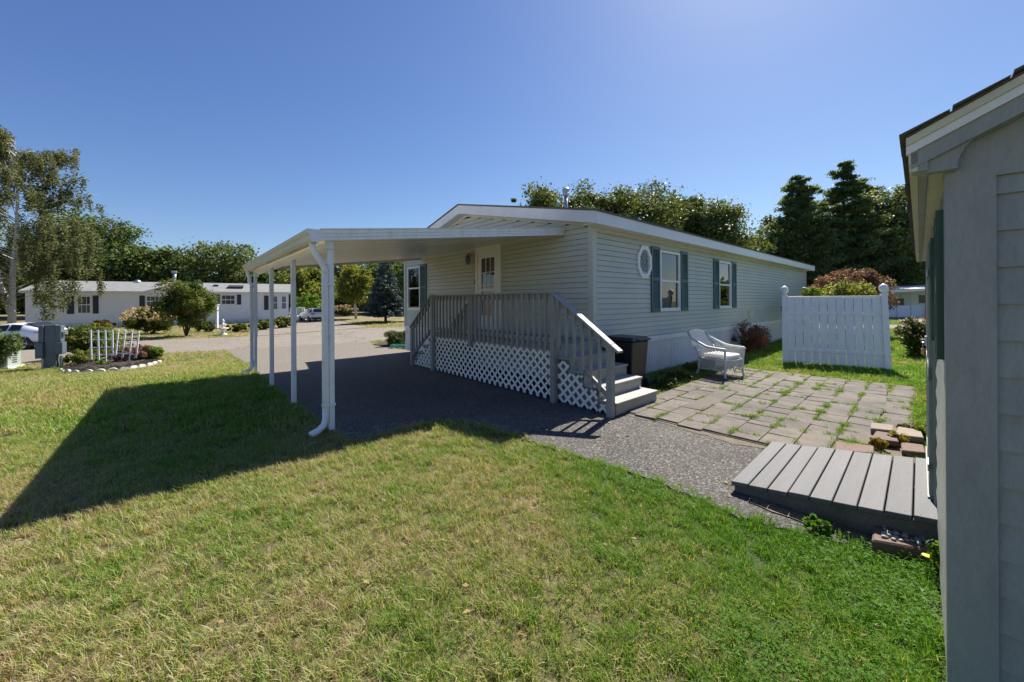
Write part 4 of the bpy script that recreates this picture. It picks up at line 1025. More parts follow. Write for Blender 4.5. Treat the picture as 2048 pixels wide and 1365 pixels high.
# ================================================================== TRASH BIN
bn = empty('trash_bin', H(.42, -.42), hz + R(180), 'black wheeled trash bin with a hinged lid behind the stairs', 'trash bin')
mb = MB().hexa([(-.22, -.24, .05), (.22, -.24, .05), (.22, .24, .05), (-.22, .24, .05), (-.27, -.29, .88), (.27, -.29, .88), (.27, .29, .88), (-.27, .29, .88)])
mb.build('body', blackm, bn, bevel=.015)
MB().hexa([(-.30, -.32, .885), (.30, -.32, .885), (.30, .32, .885), (-.30, .32, .885), (-.26, -.27, .955), (.26, -.27, .955), (.26, .27, .955), (-.26, .27, .955)]).build('lid', blackm, bn, bevel=.015)
MB().tube([(-.2, .31, .92), (-.2, .37, .92), (.2, .37, .92), (.2, .31, .92)], .015, 6).build('handle', blackm, bn)
for x in (-.25, .25):
    wv = MB(); wv.tube([(x - .03, .20, .11), (x + .03, .20, .11)], .11, 14); wv.build('wheel', tyre, bn)
MB().mm((.272, -.20, .55), (.278, -.06, .72)).mm((-.08, -.275, .42), (.12, -.262, .455)).build('sticker', whitepaint, bn)

# ================================================================== WICKER CHAIR
chp = G(1450, 758)
cf = Vector((.50, -.866, 0))           # facing
ch = empty('wicker_armchair', (chp.x - .02, chp.y + .12, .055), math.atan2(cf.y, cf.x), 'white wicker armchair with a white seat cushion at the patio edge', 'chair')
# local: x forward, y left
W2 = .31; BX, FX = -.26, .28
def backpt(s, t):
    """s -1..1 across, t 0..1 up the back"""
    hh = .56 * (1 - .10 * s * s); z = .34 + t * hh; x = BX - .02 - .26 * t - .04 * (1 - s * s); y = s * (W2 - .02 + .035 * math.sin(math.pi * t))
    return Vector((x, y, z))
arm = lambda sd: [backpt(sd, 1.0), backpt(sd, .78) + Vector((.05, sd * .015, 0)), Vector((-.26, sd * (W2 + .015), .66)), Vector((-.10, sd * (W2 + .03), .595)), Vector((.10, sd * (W2 + .035), .575)), Vector((FX, sd * (W2 + .03), .57)), Vector((FX + .03, sd * (W2 + .02), .55))]
fr = MB(); 
toprail = [backpt(-1 + 2 * i / 10, 1.0 + .0) for i in range(11)]
fr.tube(toprail, .022, 8); 
for sd in (-1, 1):
    fr.tube(arm(sd), .024, 8)
frame = fr.build('arm_rail', wicker, ch, True)
for sd in (-1, 1):
    MB().tube([(FX + .01, sd * (W2 + .02), .56), (FX, sd * W2, .34), (FX - .005, sd * (W2 + .0), .06), (FX + .015, sd * (W2 + .012), 0)], [.02, .02, .021, .026], 8).build('leg', wicker, ch, True)
    MB().tube([(BX - .10, sd * W2, .58), (BX - .02, sd * (W2 - .01), .34), (BX - .03, sd * (W2 - .01), .12), (BX - .07, sd * (W2 + .0), 0)], [.018, .02, .021, .026], 8).build('leg', wicker, ch, True)
MB().mm((BX - .01, -W2 + .01, .33), (FX - .01, W2 - .01, .36)).build('seat', wicker, ch)
sr = MB()
for sd in (-1, 1):
    sr.tube([(BX - .02, sd * W2, .34), (FX, sd * W2, .34)], .017, 6); sr.tube([(BX - .03, sd * W2, .115 + .0), (-.1, sd * W2, .135), (0, sd * W2, .14), (.1, sd * W2, .135), (FX, sd * W2, .10)], .014, 6)
sr.tube([(FX, -W2, .34), (FX + .02, 0, .335), (FX, W2, .34)], .02, 6); sr.tube([(BX - .02, -W2, .34), (BX - .02, W2, .34)], .016, 6)
sr.build('seat_rail', wicker, ch, True)
# woven strands
def weave(name, fn, nu, nv, r=.006, diag=True):
    mb = MB(); N = 12
    for d in (1, -1):
        for k in range(-nv, nu + nv):
            pts = []
            for i in range(N + 1):
                v = i / N; u = (k + .5) / nu + d * v * nv / nu
                if 0 <= u <= 1: pts.append(fn(u, v))
            if len(pts) > 1: mb.tube(pts, r, 3, False)
    return mb.build(name, wicker, ch)
weave('woven_back', lambda u, v: backpt(-1 + 2 * u, .02 + .96 * v), 15, 11, .0075)
for sd in (-1, 1):
    weave('woven_side', lambda u, v, sd=sd: Vector((BX - .02 - .07 * (v if v > .5 else .5) + (FX - BX + .02 + .07 * (v if v > .5 else .5)) * u, sd * (W2 + .012 + .01 * v), .345 + v * (.225 + .10 * max(0, (.25 - u)) * 4))), 11, 5, .0065)
    weave('woven_apron', lambda u, v, sd=sd: Vector((BX - .02 + (FX - BX + .02) * u, sd * W2, (.13 if u else .13) + v * .20)), 12, 5, .006)
weave('woven_front', lambda u, v: Vector((FX + .01, -W2 + 2 * W2 * u, .325 - v * (.055 + .11 * abs(math.sin(2 * math.pi * u))))), 16, 3, .006)
arches = MB()
for k in range(2):
    y0_ = -W2 + k * W2; arches.tube([(FX, y0_ + .01, .10 + .0), (FX + .01, y0_ + W2 * .25, .25), (FX + .012, y0_ + W2 * .5, .29), (FX + .01, y0_ + W2 * .75, .25), (FX, y0_ + W2 - .01, .12)], .009, 5)
arches.build('front_arch', wicker, ch, True)
bpy_c = MB(); cx_, cy_, nn = 13, 13, 12
vs = []; fs = []
for k, zz in enumerate((.362, .375, .41, .44, .452)):
    sc = (.93, 1.0, 1.02, .98, .80)[k]
    for i in range(24):
        a = 2 * math.pi * i / 24; ex = .45
        x = abs(math.cos(a)) ** ex * math.copysign(1, math.cos(a)) * .27 * sc + .02; y = abs(math.sin(a)) ** ex * math.copysign(1, math.sin(a)) * .285 * sc
        vs.append((x, y, zz + .006 * math.sin(3 * a)))
    if k: fs += [((k - 1) * 24 + i, (k - 1) * 24 + (i + 1) % 24, k * 24 + (i + 1) % 24, k * 24 + i) for i in range(24)]
vs.append((.02, 0, .465)); fs += [(96 + i, 96 + (i + 1) % 24, 120) for i in range(24)]
cu = tag(MB().add(vs, fs).build('seat_cushion', cushion, None, True), 'white seat cushion lying on the wicker armchair', 'cushion')
cu.location = ch.location; cu.rotation_euler = ch.rotation_euler

# ================================================================== VEGETATION
nrs = np.random.RandomState
def limb_mb(base, top, r0, limbs, rs, crown_c, crown_r):
    mb = MB(); b = Vector(base); t = Vector(top); mid = b.lerp(t, .5) + Vector((rs.uniform(-.03, .03) * (t - b).length, rs.uniform(-.03, .03) * (t - b).length, 0))
    mb.tube([b, b.lerp(mid, .5), mid, t], [r0 * 1.25, r0, r0 * .75, r0 * .25], 8)
    for i in range(limbs):
        s = b.lerp(t, rs.uniform(.35, .8)); a = rs.uniform(0, 6.28)
        e = Vector(crown_c) + Vector((math.cos(a) * crown_r[0] * .7, math.sin(a) * crown_r[1] * .7, rs.uniform(-.3, .6) * crown_r[2]))
        m = s.lerp(e, .5) + Vector((0, 0, .1 * crown_r[2])); mb.tube([s, m, e], [r0 * .45, r0 * .28, r0 * .08], 5)
    return mb
def decid(px, Y, top, wpx, label, leaf, cat='tree', name='broadleaf_tree', seed=1, nleaf=15000, lsize=None, low=.25, clumps=70, trunk=bark, base=None, group='background trees', cs=.26, depth=1.0, cl_seed=None):
    X = (px - 1024) / FOC * Y; z0 = gz(X, Y); d = ray(px, top); zt = CZ + d.z * Y; h = (zt - z0) * 1.05; r = 1.1 * wpx / FOC * Y / 2
    root = empty(name, (X, Y, z0), 0, label, cat, group); rs = nrs(seed)
    lsize = lsize or Y * .0052
    zc = h * (low + (1 - low) * .5); rzv = h * (1 - low) / 2; cr = np.array([r, r * depth, rzv])
    # clump centres on a bumpy shell
    C0 = rs.normal(size=(clumps, 3)); C0 /= np.linalg.norm(C0, axis=1, keepdims=True)
    rad = rs.uniform(.45, .92, (clumps, 1)); P0 = C0 * rad * cr; P0[:, 2] += zc
    lo = P0[:, 2] < zc; taper = 1 - .18 * np.clip((zc - P0[:, 2]) / rzv, 0, 1); P0[:, 0] *= taper; P0[:, 1] *= taper
    R0 = rs.uniform(.7, 1.35, clumps) * cs * min(r, rzv) 
    k = rs.randint(0, clumps, nleaf); D = rs.normal(size=(nleaf, 3)); D /= np.linalg.norm(D, axis=1, keepdims=True)
    rr_ = rs.uniform(.25, 1, (nleaf, 1)) ** .6; 
    P = P0[k] + D * rr_ * R0[k][:, None] * np.array([1.15, 1.15, .75]) + rs.normal(size=(nleaf, 3)) * R0[k][:, None] * .16
    # a second scale: twiglets sticking out
    m = rs.uniform(size=nleaf) < .22; P[m] += (P[m] - P0[k[m]]) * rs.uniform(.1, .7, (m.sum(), 1))
    N = D * .7 + rs.normal(size=(nleaf, 3)) * .7 + np.array([0, 0, .35])
    Vx, F = leaves_np(P, N, lsize, rs)
    tone = rs.uniform(0, 1, clumps); rn = np.clip(tone[k] * .45 + rs.uniform(0, 1, nleaf) * .6 - .02, 0, 1)
    np_mesh('crown', Vx, F, leaf, root, rn)
    limb_mb((0, 0, -.1), (0, 0, h * .8), max(.06, h * .022), 6, rs, (0, 0, zc), cr).build('trunk', trunk, root, True)
    return root
def shrub(pc, w, h, label, leaf, name='shrub', seed=1, n=5000, ls=.05, cat='shrub', flowers=None, nfl=0, fsize=.06, group=None, stems=8, clumps=40, cs=.3, boxy=0, low=.0, d=1.0, gap=0):
    root = empty(name, pc, rng.uniform(0, 6) * 0, label, cat, group); rs = nrs(seed)
    C0 = rs.normal(size=(clumps, 3)); C0 /= np.linalg.norm(C0, axis=1, keepdims=True)
    if boxy: C0 = np.sign(C0) * np.abs(C0) ** .5; C0 /= np.max(np.abs(C0), axis=1, keepdims=True)
    rad = rs.uniform(.35, .85, (clumps, 1)); hz_ = h * (1 - low) / 2
    P0 = C0 * rad * np.array([w / 2, w / 2 * d, hz_]); P0[:, 2] += h * low + hz_
    R0 = rs.uniform(.7, 1.3, clumps) * cs * min(w / 2, h / 2)
    k = rs.randint(0, clumps, n); D = rs.normal(size=(n, 3)); D /= np.linalg.norm(D, axis=1, keepdims=True)
    P = P0[k] + D * (rs.uniform(.2, 1, (n, 1)) ** .6) * R0[k][:, None]
    if boxy:
        P[:, 0] = np.clip(P[:, 0], -w / 2, w / 2) + rs.normal(size=n) * .012; P[:, 1] = np.clip(P[:, 1], -w / 2 * d, w / 2 * d) + rs.normal(size=n) * .012; P[:, 2] = np.clip(P[:, 2], .02, h) + rs.normal(size=n) * .012
    P[:, 2] = np.maximum(P[:, 2], .015)
    N = D * .6 + rs.normal(size=(n, 3)) * .8 + np.array([0, 0, .4])
    Vx, F = leaves_np(P, N, ls, rs); rn = np.clip(rs.uniform(0, 1, clumps)[k] * .5 + rs.uniform(0, 1, n) * .55, 0, 1)
    np_mesh('foliage', Vx, F, leaf, root, rn)
    if flowers:
        # flower heads: tight rosettes on the outer, upper shell
        D2 = rs.normal(size=(nfl, 3)); D2[:, 2] = np.abs(D2[:, 2]) * .9 + .05; D2 /= np.linalg.norm(D2, axis=1, keepdims=True)
        H0 = D2 * np.array([w / 2, w / 2 * d, hz_]) * rs.uniform(.9, 1.05, (nfl, 1)); H0[:, 2] += h * low + hz_
        kk = np.repeat(np.arange(nfl), 14); D3 = rs.normal(size=(len(kk), 3)); D3 /= np.linalg.norm(D3, axis=1, keepdims=True)
        P2 = H0[kk] + D3 * fsize * np.array([.8, .8, 1.1]) * rs.uniform(.5, 1, (len(kk), 1))
        V2, F2 = leaves_np(P2, D3, fsize * .8, rs, 1.1); np_mesh('flower_heads', V2, F2, flowers, root, rs.uniform(0, 1, len(kk)))
    mb = MB()
    for i in range(stems):
        a = rs.uniform(0, 6.28); e = Vector((math.cos(a) * w * .33, math.sin(a) * w * .33 * d, h * rs.uniform(.6, .9)))
        mb.tube([(0, 0, -.05), (e.x * .35, e.y * .35, e.z * .45), e], [.02 + .01 * h, .015, .006], 5)
    mb.build('stems', bark, root, True)
    return root
# --- background broadleaf trees, left of the picture
decid(190, 62, 436, 190, 'large rounded dark green maple rising behind the left end of the white house', L_maple, seed=11, nleaf=26000, clumps=110, low=.08, cs=.24)
decid(290, 64, 484, 120, 'medium green maple behind the middle of the white house roof', L_maple, seed=12, nleaf=13000, low=.05)
decid(360, 66, 502, 110, 'lower round maple behind the chimney pipe of the white house', L_maple, seed=13, nleaf=12000, low=.05)
decid(60, 66, 500, 150, 'dark maple mostly hidden behind the white birch', L_maple, seed=14, nleaf=11000, low=.05)
decid(455, 64, 490, 120, 'bright-topped oak standing behind the skylight end of the white house', L_oak, seed=15, nleaf=15000, low=.05)
decid(545, 66, 530, 120, 'dark green oak seen between the carport posts', L_maple, seed=16, nleaf=12000, low=.03)
decid(618, 60, 536, 100, 'olive green tree seen between the carport posts above the white SUV', L_yel, seed=17, nleaf=12000, low=.1)
decid(614, 52, 588, 46, 'small bright green tree beside the parked SUV', L_brt, seed=18, nleaf=4000, low=.1, lsize=.2)
decid(712, 50, 531, 60, 'slender yellow-green birch just left of the blue spruce', L_yel, seed=19, nleaf=9000, low=.15, lsize=.2, cs=.3, trunk=birchbark)
decid(690, 74, 500, 150, 'tall dark tree in the woods behind the yellow-green birch', L_pine, seed=20, nleaf=12000, low=.02)
decid(810, 72, 498, 160, 'tall dark tree in the woods behind the blue spruce', L_pine, seed=21, nleaf=12000, low=.02)
decid(-60, 60, 470, 170, 'dark tree at the far left edge behind the birch', L_maple, seed=22, nleaf=9000, low=.05)
# --- behind the home
decid(1028, 30, 395, 34, 'small spiky treetop showing at the left of the trees over the ridge', L_pine, seed=31, nleaf=5000, low=.2)
decid(1090, 32, 378, 130, 'yellow-green oak behind the metal flue of the sage home', L_oak, seed=32, nleaf=22000, low=.15, clumps=90, lsize=.17)
decid(1165, 34, 374, 120, 'light green oak just right of the metal flue', L_oak, seed=33, nleaf=20000, low=.15, clumps=90, lsize=.17)
decid(1270, 34, 360, 175, 'broad dark oak rising highest behind the home roof', L_oak, seed=34, nleaf=32000, low=.15, clumps=120, lsize=.17, cs=.22)
decid(1420, 34, 393, 160, 'rounded oak behind the right half of the long eave', L_oak, seed=35, nleaf=30000, low=.12, clumps=110, lsize=.17, cs=.23)
decid(1350, 37, 392, 110, 'dark oak filling the gap between the two broad oaks', L_maple, seed=36, nleaf=12000, low=.15, lsize=.19)
decid(1500, 38, 470, 90, 'airy low tree between the oaks and the pines', L_oak, seed=37, nleaf=6000, low=.1, cs=.34)
# --- right
decid(1775, 42, 372, 130, 'tall green oak at the right of the pines', L_oak, seed=41, nleaf=22000, low=.05, clumps=90)
decid(1700, 46, 425, 150, 'dark maple behind the tallest pine', L_maple, seed=42, nleaf=14000, low=.03)
decid(1600, 46, 440, 150, 'dark maple behind the left-hand pine', L_maple, seed=43, nleaf=14000, low=.03)
decid(1560, 40, 425, 80, 'young oak with yellow top beside the left-hand pine', L_oak, seed=44, nleaf=8000, low=.05)
decid(1830, 46, 440, 150, 'dark tree above the distant carport', L_maple, seed=45, nleaf=14000, low=.12)
decid(1900, 48, 400, 150, 'dark tree hidden behind the garden shed eave', L_maple, seed=46, nleaf=9000, low=.1)
decid(1545, 44, 450, 90, 'hazy green tree at the left foot of the pines', L_oak, seed=47, nleaf=7000, low=.05, cs=.32)
# --- pines
def pine(px, Y, top, wpx, label, seed, n=20000, leaf=L_pine, name='pine_tree'):
    X = (px - 1024) / FOC * Y; z0 = gz(X, Y); zt = CZ + ray(px, top).z * Y; h = zt - z0; r = wpx / FOC * Y / 2; rs = nrs(seed); n = int(n * 2.1)
    root = empty(name, (X, Y, z0), 0, label, 'tree', 'background trees'); tr = MB().tube([(0, 0, 0), (0, 0, h * .5), (0, 0, h * .99)], [h * .018, h * .012, h * .002], 8)
    cs_ = []; br = 0
    z = h * .22
    while z < h * .985:
        t = (z - h * .22) / (h * .78); L0 = r * 1.12 * (1 - t) ** .8 * (1 - .35 * max(0, .3 - t) / .3) + r * .06
        for i in range(rs.randint(3, 6)):
            a = rs.uniform(0, 6.28); L = L0 * rs.uniform(.38, 1.3); rise = L * rs.uniform(.05, .5)
            e = np.array([math.cos(a) * L, math.sin(a) * L, z + rise]); tr.tube([(0, 0, z), tuple(e * .5 + np.array([0, 0, z * .5 - .03 * L])), tuple(e)], [.02 + .006 * h * (1 - t), .03 * (1 - t) + .012, .006], 4)
            m = max(2, int(L / .5))
            for q in range(m):
                f = .35 + .68 * (q + rs.uniform(0, 1)) / m; p = np.array([math.cos(a) * L * f, math.sin(a) * L * f, z + rise * f ** 1.5]); p[:2] += rs.normal(size=2) * L * .12
                cs_.append((p[0], p[1], p[2], rs.uniform(.32, .6) * (.55 + .45 * (1 - t))))
        z += h * rs.uniform(.018, .036)
    Cc = np.array(cs_); k = rs.randint(0, len(Cc), n); D = rs.normal(size=(n, 3)); D /= np.linalg.norm(D, axis=1, keepdims=True)
    P = Cc[k, :3] + rs.normal(size=(n, 3)) * Cc[k, 3][:, None] * np.array([.72, .72, .30]); N = rs.normal(size=(n, 3)) * .6 + np.array([0, 0, .7])
    Vx, F = leaves_np(P, N, .12 * (Y / 40), rs, 2.8, .1); np_mesh('crown', Vx, F, leaf, root, np.clip(rs.uniform(0, 1, len(Cc))[k] * .5 + rs.uniform(0, .5, n), 0, 1)); tr.build('trunk', bark, root, True)
pine(1598, 40, 346, 130, 'left-hand tall pine with spreading tiers behind the fence', 51, 26000)
pine(1688, 41, 325, 140, 'tallest pine in the middle of the right-hand group', 52, 30000)
pine(1745, 44, 372, 110, 'shorter pine tucked at the right of the tallest pine', 53, 16000)
# --- blue spruce
def spruce(px, Y, top, wpx, label, seed, n=26000):
    X = (px - 1024) / FOC * Y; z0 = gz(X, Y); zt = CZ + ray(px, top).z * Y; h = zt - z0; r = wpx / FOC * Y / 2; rs = nrs(seed)
    root = empty('blue_spruce', (X, Y, z0), 0, label, 'tree', 'background trees'); pts = []; rad = []
    z = h * .13; 
    while z < h * .98:
        t = (z - h * .13) / (h * .87); L0 = r * (1 - t) ** .72 + .05; nb_ = max(5, int(16 * (1 - t)))
        for i in range(nb_):
            a = rs.uniform(0, 6.28); L = L0 * rs.uniform(.8, 1.08)
            m = max(2, int(L / .28))
            for q in range(m):
                f = .3 + .7 * (q + .5) / m; pts.append((math.cos(a) * L * f, math.sin(a) * L * f, z - .22 * L * f + .16 * L * f * f)); rad.append(.20 + .1 * (1 - f))
        z += h * .035
    Cc = np.array(pts); rd = np.array(rad); k = rs.randint(0, len(Cc), n); D = rs.normal(size=(n, 3)); D /= np.linalg.norm(D, axis=1, keepdims=True)
    P = Cc[k] + D * rd[k][:, None] * np.array([1.1, 1.1, .5]) * rs.uniform(.3, 1, (n, 1)); N = D * .5 + rs.normal(size=(n, 3)) * .6 + np.array([0, 0, .5])
    Vx, F = leaves_np(P, N, .13, rs, 2.2, .1); np_mesh('crown', Vx, F, L_spruce, root, rs.uniform(0, 1, n)); MB().tube([(0, 0, 0), (0, 0, h * .97)], [.17, .02], 8).build('trunk', bark, root, True)
spruce(771, 44, 518, 92, 'dense blue spruce on the far lawn beside the home', 55)
# --- birch at the left
def birch():
    Y = 30.0; root_p = G(20, 652); X = (22 - 1024) / FOC * Y; z0 = gz(X, Y); rs = nrs(77)
    zt = CZ + (603 - 255) / FOC * Y; h = zt - z0
    root = empty('weeping_birch', (X, Y, z0), 0, 'tall weeping white-barked birch at the left edge', 'tree', 'background trees')
    tr = MB(); pts = [(0, 0, 0), (.1, 0, h * .12), (0, .1, h * .3), (.5, 0, h * .5), (.6, 0, h * .75), (-.4, 0, h * .96)]; tr.tube(pts, [.26, .2, .16, .12, .07, .02], 10)
    tr.tube([(0, 0, h * .1), (-.9, 0, h * .25), (-1.8, 0.2, h * .5), (-2.0, 0, h * .8)], [.2, .16, .1, .03], 8)
    cl = []
    for i in range(120):
        t = rs.uniform(.2, .98); z = h * t; a = rs.uniform(0, 6.28)
        prof = 5.4 * (1 - ((t - .42) / .62) ** 2) ** .5 if abs(t - .42) < .62 else .5
        L = max(.6, prof) * rs.uniform(.5, 1.02); tx, ty = (.5 if t > .4 else 0), 0
        e = Vector((tx + math.cos(a) * L, ty + math.sin(a) * L, z + L * rs.uniform(-.05, .35))); s = Vector((tx * .8, 0, z - L * .2)); m = s.lerp(e, .6) + Vector((0, 0, .35))
        tr.tube([s, m, e], [.03, .018, .006], 4)
        for q in range(rs.randint(4, 8)):
            f = rs.uniform(.4, 1.05); p = s.lerp(e, f) + Vector((rs.normal() * .25, rs.normal() * .25, .25 * math.sin(f * 3)))
            hang = rs.uniform(.8, 2.4) * (1.1 if t < .6 else .7)
            for u in range(int(hang / .16)):
                cl.append((p.x + rs.normal() * .06, p.y + rs.normal() * .06, p.z - u * .16, .17))
    Cc = np.array(cl); n = 72000; k = rs.randint(0, len(Cc), n); D = rs.normal(size=(n, 3))
    P = Cc[k, :3] + D * np.array([.10, .10, .12]); P[:, 2] = np.maximum(P[:, 2], 1.1); N = rs.normal(size=(n, 3))
    Vx, F = leaves_np(P, N, .115, rs, 1.3); np_mesh('crown', Vx, F, L_birch, root, rs.uniform(0, 1, n)); tr.build('trunk', birchbark, root, True)
birch()
# far woods behind everything: a single mass nobody could count
def far_woods():
    rs = nrs(5); n = 60000; X = rs.uniform(-190, 190, n); Y = 95 + rs.uniform(-6, 6, n) + np.abs(X) * -.08
    hmax = 8.5 + 2.5 * np.sin(X * .21) + 1.6 * np.sin(X * .53 + 1) + 1.0 * np.sin(X * 1.3)
    Z = rs.uniform(-1, 1, n) * 0 + rs.uniform(0, 1, n) ** .8 * hmax - .6
    P = np.stack([X, Y, Z], 1); Vx, F = leaves_np(P, rs.normal(size=(n, 3)) + np.array([0, -.6, .4]), 1.0, rs)
    o = np_mesh('far_woods', Vx, F, L_maple, None, rs.uniform(0, .8, n)); tag(o, 'distant dark green woodland closing the horizon', 'woods', kind='stuff')
far_woods()

# --- shrubs
shrub(G(-10, 741) + Vector((0, -.3, .12)), 2.2, 1.45, 'dense green round shrub at the left edge over the pale utility box', L_maple, seed=61, n=9000, ls=.07, clumps=60)
shrub(G(76, 700) + Vector((0, 3, 0)), 2.3, 1.2, 'yellow-green shrub behind the white sedan', L_yel, seed=62, n=6000, ls=.08)
shrub(G(178, 716), 2.2, 1.45, 'leafy shrub with a pinkish crest behind the left trellis', L_hyd, seed=63, n=11000, ls=.07, clumps=70)
shrub(G(208, 668), 1.9, 1.25, 'rusty brown globe shrub against the white house wall', L_rust, seed=64, n=6000, ls=.08)
shrub(G(306, 668), 3.7, 2.2, 'large hydrangea covered in cream flower heads by the white house', L_hyd, seed=65, n=10000, ls=.10, clumps=70, flowers=L_flower, nfl=150, fsize=.13)
shrub(G(372, 673), 3.9, 4.4, 'tall multi-stem shrub with bronze-green leaves in front of the white house', L_hyd, name='multistem_shrub', seed=66, n=13000, ls=.11, clumps=90, low=.06, cs=.24)
shrub(G(412, 664), 2.1, .95, 'dark clipped low shrub right of the tall bronze shrub', L_box, seed=67, n=6000, ls=.06)
shrub(G(530, 660), 1.7, .95, 'small golden hosta clump left of the far carport post', L_yel, name='hosta_plant', cat='plant', seed=68, n=3000, ls=.12)
shrub(G(568, 656), 2.4, 1.15, 'wide hosta clump near the corner of the white house', L_yel, name='hosta_plant', cat='plant', seed=69, n=4500, ls=.12)
shrub(G(490, 664), 3.6, .75, 'low strip of mixed border plants along the white house', L_hyd, name='border_plants', cat='plants', seed=70, n=4500, ls=.1, d=.4)
shrub(G(688, 633), 4.0, 1.75, 'broad pinkish hydrangea bush on the lawn left of the spruce', L_hyd, seed=71, n=8000, ls=.12, flowers=L_pinkf, nfl=110, fsize=.12)
shrub(G(794, 692) , 1.15, .80, 'clipped boxwood hedge at the far corner of the home', L_box, name='boxwood_hedge', seed=72, n=15000, ls=.03, clumps=120, boxy=1, d=1.0, cs=.35)
shrub(G(1511, 712) + Vector((0, .3, 0)), 1.15, 1.02, 'dark red barberry bush against the white skirting', L_red, name='barberry_bush', seed=73, n=2600, ls=.030, clumps=46, stems=26, cs=.2)
shrub(G(1537, 712) + Vector((.3, .9, 0)), .9, .85, 'thin reddish-green shrub between barberry and fence', L_bronze, seed=74, n=2200, ls=.032, clumps=40, stems=12)
shrub(G(1672, 668) + Vector((0, -.6, 0)), 3.3, 2.95, 'large bronze-pink leaved shrub rising behind the fence', L_bronze, seed=75, n=26000, ls=.065, clumps=110, low=.2, cs=.24)
shrub(G(1610, 690), 1.5, 2.2, 'slender light green sapling at the left end of the fence', L_brt, seed=76, n=1500, ls=.06, clumps=14, low=.3)
shrub(G(1690, 690), 2.3, 2.2, 'yellow-green shrub behind the top of the fence', L_yel, seed=77, n=10000, ls=.06, clumps=60, low=.3)
shrub(G(1840, 715), 1.0, 1.12, 'flowering shrub with pale pink heads beside the far end of the shed', L_box, seed=78, n=6000, ls=.04, flowers=L_pinkf, nfl=130, fsize=.028)
shrub(G(268, 726), 1.5, .75, 'reddish straggly perennial at the right end of the flower bed', L_bronze, name='perennial_plant', cat='plant', seed=79, n=2600, ls=.05)
shrub(G(302, 722), 1.0, .7, 'bright green leafy perennial at the right tip of the flower bed', L_brt, name='perennial_plant', cat='plant', seed=80, n=2200, ls=.06)
shrub(G(168, 730), 1.3, .6, 'yellow-green perennial at the left end of the flower bed', L_yel, name='perennial_plant', cat='plant', seed=81, n=2600, ls=.05)
shrub(G(208, 736), .5, .3, 'small lime green seedling in the dark mulch', L_brt, name='seedling', cat='plant', seed=82, n=500, ls=.05, clumps=10, stems=3)
shrub(G(244, 722), 1.6, .75, 'yellow-green plants growing behind the right trellis', L_yel, name='perennial_plant', cat='plant', seed=83, n=2600, ls=.05)

# --- far-left flower bed with mulch and scalloped edging
bp = [G(*p) for p in ((122, 745), (150, 747), (200, 745), (250, 741), (300, 732), (328, 724), (318, 716), (270, 716), (220, 720), (170, 727), (135, 734))]
bed = empty('flower_bed', bp[0], 0, 'oval mulched flower bed edged with white scalloped stones on the lawn', 'flower bed')
def blended(poly, lift):
    c = sum((Vector(p) for p in poly), Vector()) / len(poly); vs = [Vector(p) - bp[0] for p in poly]; mid = [c.lerp(Vector(p), .55) - bp[0] + Vector((0, 0, lift)) for p in poly]
    n = len(poly); fs = [(i, (i + 1) % n, n + (i + 1) % n, n + i) for i in range(n)] + [tuple(range(n, 2 * n))]
    return vs + mid, fs
vs, fs = blended(bp, .10); vs = [v + Vector((0, 0, .03)) for v in vs]; MB().add(vs, fs).build('mulch', mulch, bed, True)
rr = random.Random(3); chips = MB(); cbp = sum(bp, Vector()) / len(bp)
for i in range(900):
    k = rr.randrange(len(bp)); p = cbp.lerp(bp[k].lerp(bp[(k + 1) % len(bp)], rr.random()), rr.random() ** .5) - bp[0]
    a = rr.uniform(0, 3.14); d = Vector((math.cos(a), math.sin(a), rr.uniform(-.4, .4))) * rr.uniform(.03, .07); p.z += .10 + rr.uniform(-.02, .03)
    chips.beam(p - d, p + d, .03, .012)
o = chips.build('mulch_chips', mulch, bed); o['kind'] = 'stuff'
front = bp[:6]; pts = []
for a, b in zip(front, front[1:]):
    n = max(1, int((b - a).length / .30)); pts += [a.lerp(b, k / n) for k in range(n)]
for i, p in enumerate(pts):
    nx = pts[min(i + 1, len(pts) - 1)]; d = (nx - pts[max(i - 1, 0)]); a = math.atan2(d.y, d.x); l = p - bp[0]
    prof = [(-.14, -.02)] + [(-.14 * math.cos(t * math.pi / 6), .03 + .09 * math.sin(t * math.pi / 6)) for t in range(7)] + [(.14, -.02)]
    o = MB().prism([(x, -.03, z) for x, z in prof], (0, .06, 0)).build('edging_stone', whitestone, bed); o.location = l; o.rotation_euler = (rr.uniform(-.15, .15), rr.uniform(-.08, .08), a)

# --- trellises
def trellis(pb, w, h, lean, ang, label):
    t = empty('trellis', pb, ang, label, 'trellis', 'white garden trellises')
    t.rotation_euler = (R(4), lean, ang)
    for i in range(4): MB().mm((-w / 2 + i * w / 3 - .022, -.015, -.12 - (.18 if i in (1, 2) else 0)), (-w / 2 + i * w / 3 + .022, .015, h)).build('upright', whitepaint, t)
    for i in range(4): MB().mm((-w / 2 - .04, -.033, .04 + i * (h - .1) / 3 - .016), (w / 2 + .04, -.016, .04 + i * (h - .1) / 3 + .016)).build('crossbar', whitepaint, t)
trellis(G(176, 735) + Vector((0, .5, .35)), .62, 1.02, R(1), R(25), 'left white wooden trellis standing straight in the flower bed')
trellis(G(226, 733) + Vector((0, .5, .38)), .64, .96, R(7), R(20), 'right white wooden trellis tilting in the flower bed')

